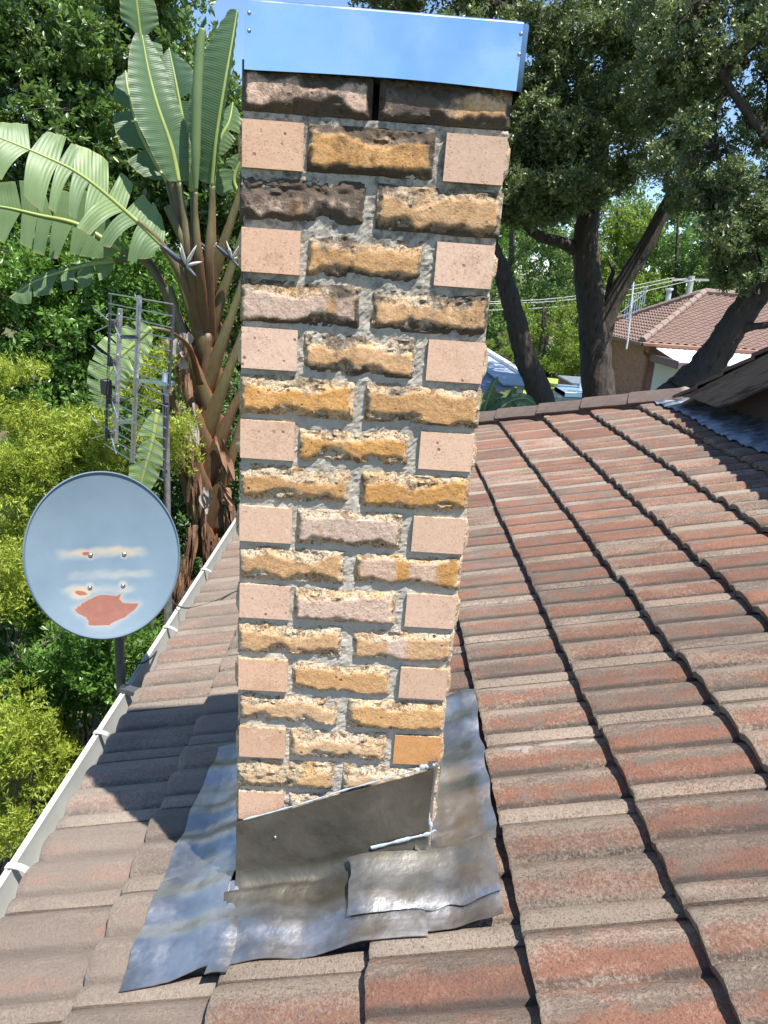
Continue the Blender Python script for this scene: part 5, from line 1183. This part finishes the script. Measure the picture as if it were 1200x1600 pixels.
m = MB(); m.tube(curve([(CX + .15, CY - .05, EZ - .1), (CX + .16, CY + .1, EZ - .3), (CX + .42, CY + .36, EZ - .5), (CX + .44, CY + .36, EZ - .9), (CX + .44, CY + .36, 0)], 5), .06, 8); m.build('downpipe', brown, nh)
# patio cover
vx0, vx1, vy0 = CX + .5, CX + 5.0, CY - 2.2
m = MB(); m.grid(90, 2, lambda a, b: (vx0 + (vx1 - vx0) * a, vy0 + (CY + .3 - vy0) * b, EZ - .42 + .32 * b + .02 * abs(math.sin(a * 70))), flip=False); m.grid(90, 2, lambda a, b: (vx0 + (vx1 - vx0) * a, vy0 + (CY + .3 - vy0) * b, EZ - .45 + .32 * b), flip=True); m.build('patio_roof', whit, nh)
m = MB(); m.box(vx0 - .04, vx1, vy0 - .06, vy0, EZ - .62, EZ - .40, .01); m.build('patio_fascia', pur, nh)
m = MB(); m.box(vx0 - .06, vx0 - .01, vy0, CY + .2, EZ - .62, EZ - .36, .01); m.build('patio_fascia', pur, nh)
for x in (vx0 + .25, vx0 + 2.4, vx1 - .2): m = MB(); m.box(x, x + .14, vy0 + .05, vy0 + .19, 0, EZ - .5, .01); m.build('post', simple('beige_post_paint', (.42, .37, .30), .6), nh)
glass = NT('dark_window_glass', .05, 0, .8); glass.base((.04, .055, .05)); 
for i, x in enumerate((CX + .75, CX + 1.75, CX + 2.75, CX + 3.75)):
    m = MB()
    for (a, b, c, d) in ((0, .06, 0, 2.05), (.9, .96, 0, 2.05), (.06, .9, 0, .08), (.06, .9, 1.97, 2.05)): m.box(x + a, x + b, CY + .38, CY + .448, .15 + c, .15 + d)
    w_ = m.build('sliding_door', whit, nh); m = MB(); m.box(x + .06, x + .9, CY + .40, CY + .43, .23, 2.12)
    m.build('pane', whit if i in (0,) else glass.m, w_)
# its roof antenna
p0 = Vector(at(981, 532, 24.6)); p1 = Vector(at(990, 440, 24.6)); na_ = empty('yagi_antenna', p0, 'thin white mast with a fine rod antenna standing on the pinkish tiled roof', 'antenna')
m = MB(); m.tube([p0 - Vector((0, 0, .3)), p0, p1], .028, 6); m.build('mast', whit, na_)
for i in range(9):
    c0 = Vector(at(975 + 4 * i, 482 - 3.2 * i + 6, 24.6)); m = MB(); m.tube([c0 - Vector((0, .1, .35)), c0 + Vector((0.05, .1, .35))], .012, 5); m.build('rod', MAT['alu'], na_)
m = MB(); m.tube([at(970, 488, 24.6), at(1012, 455, 24.6)], .015, 5); m.build('boom', MAT['alu'], na_)
# small brick outbuilding with white downpipe left of the forked trunk
ob = empty('brick_outbuilding', gb(914, 640, 21), 'small brick wall end with white downpipe seen left of the forked trunk', 'building')
a = at(897, 602, 21); b = at(926, 598, 21); m = MB(); m.box(a[0], b[0] + .5, 21, 23, 0, a[2], .01); m.build('wall', nb_mat(), ob)
m = MB(); m.box(a[0] - .02, b[0] + .6, 20.95, 23.1, a[2], a[2] + .05, .01); m.build('gutter', MAT['alu'], ob)
m = MB(); m.tube(curve([at(907, 606, 20.85), at(909, 598, 20.85), at(913, 570, 20.85), at(917, 530, 20.85), at(919, 480, 20.85)], 4), .07, 8); m.build('downpipe', whit, ob)
m = MB(); m.tube([at(920, 612, 20.85), at(921, 640, 20.85)], .06, 8); m.build('downpipe', whit, ob)
for q in (562, 580): c0 = Vector(at(920, q, 20.85)); m = MB(); m.box(-.09, .09, -.05, .05, -.07, .07, .01, fr=lambda x, y, z: (c0.x + x, c0.y + y, c0.z + z)); m.build('bracket', whit, ob)

# carport with a blue grey ribbed roof
cp = empty('metal_carport', (3.0, 14.5, 0), 'blue grey ribbed metal roof of a carport showing past the chimney edge', 'carport')
A = Vector(atz(745, 545, 2.75)); B = Vector(atz(836, 606, 2.75)); dirc = (B - A).normalized(); sl_ = Vector((-dirc.y, dirc.x, 0)); sl_ = -sl_ if sl_.x > 0 else sl_
cm = simple('blue_grey_steel', (.36, .42, .52), .4, 0, .12, 2); 
def cpr(a, b, dz=0): p = A + (B - A) * a + sl_ * (3.6 * b) + Vector((0, 0, -.62 * b + dz)); return p
m = MB(); nR = 44
def rib(a, b):
    ph = (a * nR) % 1.0; return tuple(cpr(a, b, .045 if ph > .78 else 0))
aa = [];
for i in range(nR): aa += [i / nR, (i + .76) / nR, (i + .80) / nR, (i + .98) / nR]
vs = [rib(a, b) for a in aa for b in (0.09, 1)]; m.add(vs, [(2 * i, 2 * i + 1, 2 * i + 3, 2 * i + 2) for i in range(len(aa) - 1)]); m.build('ribbed_sheet', cm, cp, smooth=0)
m = MB(); m.bar(cpr(0, .07, .06), cpr(1, .07, .06), .55, .02, (0, 0, 1)); m.build('ridge_flashing', cm, cp)
m = MB(); m.bar(cpr(0, -.02, .03), cpr(.93, -.02, .03), .12, .12); m.build('gutter', whit, cp)
m = MB(); m.bar(cpr(.58, .12, .07), cpr(.60, .62, .07), .05, .04); m.build('batten', whit, cp)
for a in (.02, .5, .98):
    for b in (.06, .96): q = cpr(a, b, -.02); m = MB(); m.bar((q.x, q.y, 0), q, .1); m.build('post', whit, cp)
# car beyond
cc = Vector(atz(893, 616, 1.35)); cc = Vector((cc.x, cc.y, 0))
car = empty('parked_car', cc, 'pale blue parked car half hidden behind the roof ridge and the brick wall end', 'car')
paint = NT('pale_blue_car_paint', .25, .2); paint.base((.22, .36, .52)); paint = paint.m
def loft(secs): 
    m = MB(); n_ = len(secs[0]); m.add([p for s in secs for p in s], [(i * n_ + k, i * n_ + (k + 1) % n_, (i + 1) * n_ + (k + 1) % n_, (i + 1) * n_ + k) for i in range(len(secs) - 1) for k in range(n_)] + [tuple(range(n_))[::-1], tuple((len(secs) - 1) * n_ + k for k in range(n_))]); return m
def carsec(x, zb, zt, hw): return [(cc.x + x, cc.y - hw, zb + .12), (cc.x + x, cc.y - hw * .94, zb), (cc.x + x, cc.y + hw * .94, zb), (cc.x + x, cc.y + hw, zb + .12), (cc.x + x, cc.y + hw, zt - .12), (cc.x + x, cc.y + hw * .86, zt), (cc.x + x, cc.y - hw * .86, zt), (cc.x + x, cc.y - hw, zt - .12)]
loft([carsec(-2.1, .45, .8, .75), carsec(-1.95, .3, .9, .85), carsec(-.9, .25, .98, .88), carsec(1.2, .25, 1.0, .88), carsec(1.95, .3, .95, .85), carsec(2.1, .45, .85, .75)]).build('body', paint, car, smooth=50)
loft([carsec(-1.0, .9, .99, .84), carsec(-.35, .9, 1.40, .70), carsec(.9, .9, 1.42, .70), carsec(1.55, .9, 1.02, .80)]).build('cabin', glass.m, car, smooth=40)
loft([carsec(-.38, 1.36, 1.47, .66), carsec(.2, 1.36, 1.49, .68), carsec(.95, 1.36, 1.47, .66)]).build('roof', paint, car, smooth=50)
for x in (-1.3, 1.3):
    for y in (-.8, .8): m = MB(); m.tube([(cc.x + x, cc.y + y - .1, .32), (cc.x + x, cc.y + y + .1, .32)], .32, 18); w_ = m.build('wheel', MAT['black'], car); m = MB(); m.tube([(cc.x + x, cc.y + y - .11, .32), (cc.x + x, cc.y + y + .11, .32)], .2, 14); m.build('rim', MAT['alu'], w_)
for s in (-.62, .62): m = MB(); m.bar((cc.x - .3, cc.y + s, 1.53), (cc.x + .9, cc.y + s, 1.53), .04); m.build('roof_rail', MAT['alu'], car)
# second strelitzia clump in shade past the chimney
sp = empty('strelitzia_clump', gb(790, 660, 8.2), 'dark shaded strelitzia leaves just right of the chimney above the ridge', 'plant')
_st = st; st = sp
for i, (P_, w_, tt) in enumerate((([(752, 676), (772, 648), (796, 628), (820, 622), (838, 632)], .20, (.05, .2)), ([(752, 660), (760, 630), (766, 612), (772, 598), (778, 588)], .12, (.1, .4)), ([(762, 650), (770, 630), (782, 622), (795, 640)], .2, (.0, .2)), ([(780, 668), (790, 645), (797, 625), (803, 606)], .2, (0, .2)))):
    blade([at(x, y, 8.2 + .1 * i) for x, y in P_], w_, (.1, -.75, .65), None, 90 + i, (.3, .5, .7) if i else (.55,), .6, tt, 20)
for i in range(4): m = MB(); q = Vector(at(770 + 14 * i, 640, 8.25)); m.tube([Vector(sp.location), (Vector(sp.location) + q) / 2 + Vector((.1 * i - .15, 0, .1)), q], [.04, .03, .02], 8); m.a = {'edge': [.2] * len(m.v), 'along': [.8] * len(m.v)}; m.build('stalk', MAT['sheath'], sp, smooth=180)
st = _st
# power pole and wires
q = at(1080, 470, 38); pp = empty('power_pole', (q[0], q[1], float(terrain(q[0], q[1]))), 'pale power pole with a cross arm beyond the pinkish roof', 'power pole')
top = Vector(at(1081, 431, 38)); m = MB(); m.tube([Vector((top.x, top.y, 0)), top], .16, 10); m.build('pole', simple('pale_weathered_pole', (.45, .43, .40), .8, 0, .2, 2), pp)
m = MB(); m.bar(top + Vector((-1.0, .1, -.25)), top + Vector((.9, -.1, -.15)), .12); m.build('cross_arm', simple('grey_cross_arm', (.4, .38, .36), .8), pp)
wire = simple('pale_wire_cover', (.55, .56, .55), .5)
for i in range(3):
    a = top + Vector((-.9 + .6 * i, 0, -.15)); b = Vector(at(640, 478 + 2.2 * i + (10 if i == 2 else 0), 26)); m = MB(); mid = (a + b) / 2 - Vector((0, 0, .35 + .05 * i)); m.tube(curve([a, mid, b, b + (b - a) * .6], 10), .012, 5)
    o = m.build('power_line', wire, origin=a); tag(o, ['uppermost of the three pale power lines left of the power pole', 'middle of the three pale power lines, close under the top one', 'lowest of the three pale power lines left of the power pole'][i], 'power line', 'power lines strung from the pole')
q = at(1046, 480, 34); o2 = empty('vent_pipe', (q[0], q[1], 0), 'short pale post standing beyond the pinkish roof, left of the power pole', 'post'); m = MB(); m.tube([(q[0], q[1], 0), at(1046, 452, 34)], .13, 8); m.build('post', wire, o2); m = MB(); m.tube([at(1046, 454, 34), at(1046, 451, 34)], .19, 8); m.build('cowl', wire, o2)
# ------------------------------------------------------------------ far trees and hedge
def fartree(label, px, Y, ytop, ybot, wpx, n, size, mat, seed, group=None):
    rng = np.random.RandomState(seed); b = at(px, 460, Y); b = np.array([b[0], b[1], float(terrain(b[0], b[1]))]); t = tree('far_tree', b, label, 'tree', group)
    top = at(px, ytop, Y); cl = clumps(px - wpx / 2, px + wpx / 2, ytop, ybot, Y - wpx * Y / FPX * .3, Y + wpx * Y / FPX * .3, 46, rng, (wpx * Y / FPX * .09, wpx * Y / FPX * .17))
    m = MB(); limb(m, [b, (b + top) / 2 + np.array([.2, 0, 0]), top], .25, .06, seed, 8); m.build('trunk', MAT['bark'], t, smooth=180)
    crown(t, cl, 18, n, size, wpx * Y / FPX * .035, mat, seed + 1, .5, .5)
FT = [('mid green tree directly right of the chimney, behind the leaning trunk', 800, 34, 250, 520, 150, 'leaf_far'), ('rounded pale green tree between the leaning and forked trunks, under the wires', 862, 44, 330, 520, 120, 'leaf_far'), ('yellow green shrubby tree above the dark hedge', 850, 30, 478, 580, 110, 'leaf_far2'),
      ('bright green tree in the fork of the big trunk', 965, 46, 320, 480, 130, 'leaf_far2'), ('green tree above the ridge of the pinkish roof', 1060, 48, 330, 500, 150, 'leaf_far'), ('pale green tree at the right edge above the pinkish roof', 1170, 46, 300, 500, 160, 'leaf_far'), ('darker green tree far behind the power pole', 1110, 60, 280, 490, 170, 'leaf_low'),
      ('pale far tree behind the chimney, left part', 520, 50, 300, 520, 200, 'leaf_far'), ('dark far tree behind the chimney, right part', 690, 48, 270, 520, 200, 'leaf_low'), ('tall pale green tree on the rise behind the forked trunk', 910, 64, 260, 480, 180, 'leaf_far'), ('olive tree beside the white downpipe', 905, 31, 470, 570, 60, 'leaf_far2'), ('far green tree past the right edge of the pinkish roof', 1260, 50, 300, 520, 170, 'leaf_low'), ('far green tree behind the dark trees at the left', 330, 40, 280, 620, 240, 'leaf_low'), ('low yellow green bush beside the carport roof', 780, 22, 520, 600, 60, 'leaf_far2')]
for i, (lb, px, Y, yt, yb, wp, mt) in enumerate(FT): fartree(lb, px, Y, yt, yb, wp, 15000, wp * Y / FPX * .034, MAT[mt], 200 + i * 7)
rng = np.random.RandomState(4); hb = gb(850, 600, 36); hd = tree('dark_hedge', hb, 'dark shaded hedge along the back of the sunny lawn', 'hedge')
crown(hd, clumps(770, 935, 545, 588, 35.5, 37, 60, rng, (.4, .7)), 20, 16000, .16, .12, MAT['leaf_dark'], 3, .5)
rng = np.random.RandomState(5)
w_ = []
for a in np.linspace(-95, 95, 46):
    for rrr in (95, 115, 140):
        x = rrr * math.sin(R(a)); y = rrr * math.cos(R(a)); w_.append((np.array([x, y, float(terrain(x, y)) + rng.uniform(2, 8)]), rng.uniform(2.5, 5)))
tw = twigs(w_, 26, rng); v, f, t = leaf_cloud(tw, 60000, 1.0, .6, rng, .55, .4)
np_mesh('far_woodland', v, f, MAT['leaf_far'], {'tint': t}, None, 'stuff')
print('objects ok')
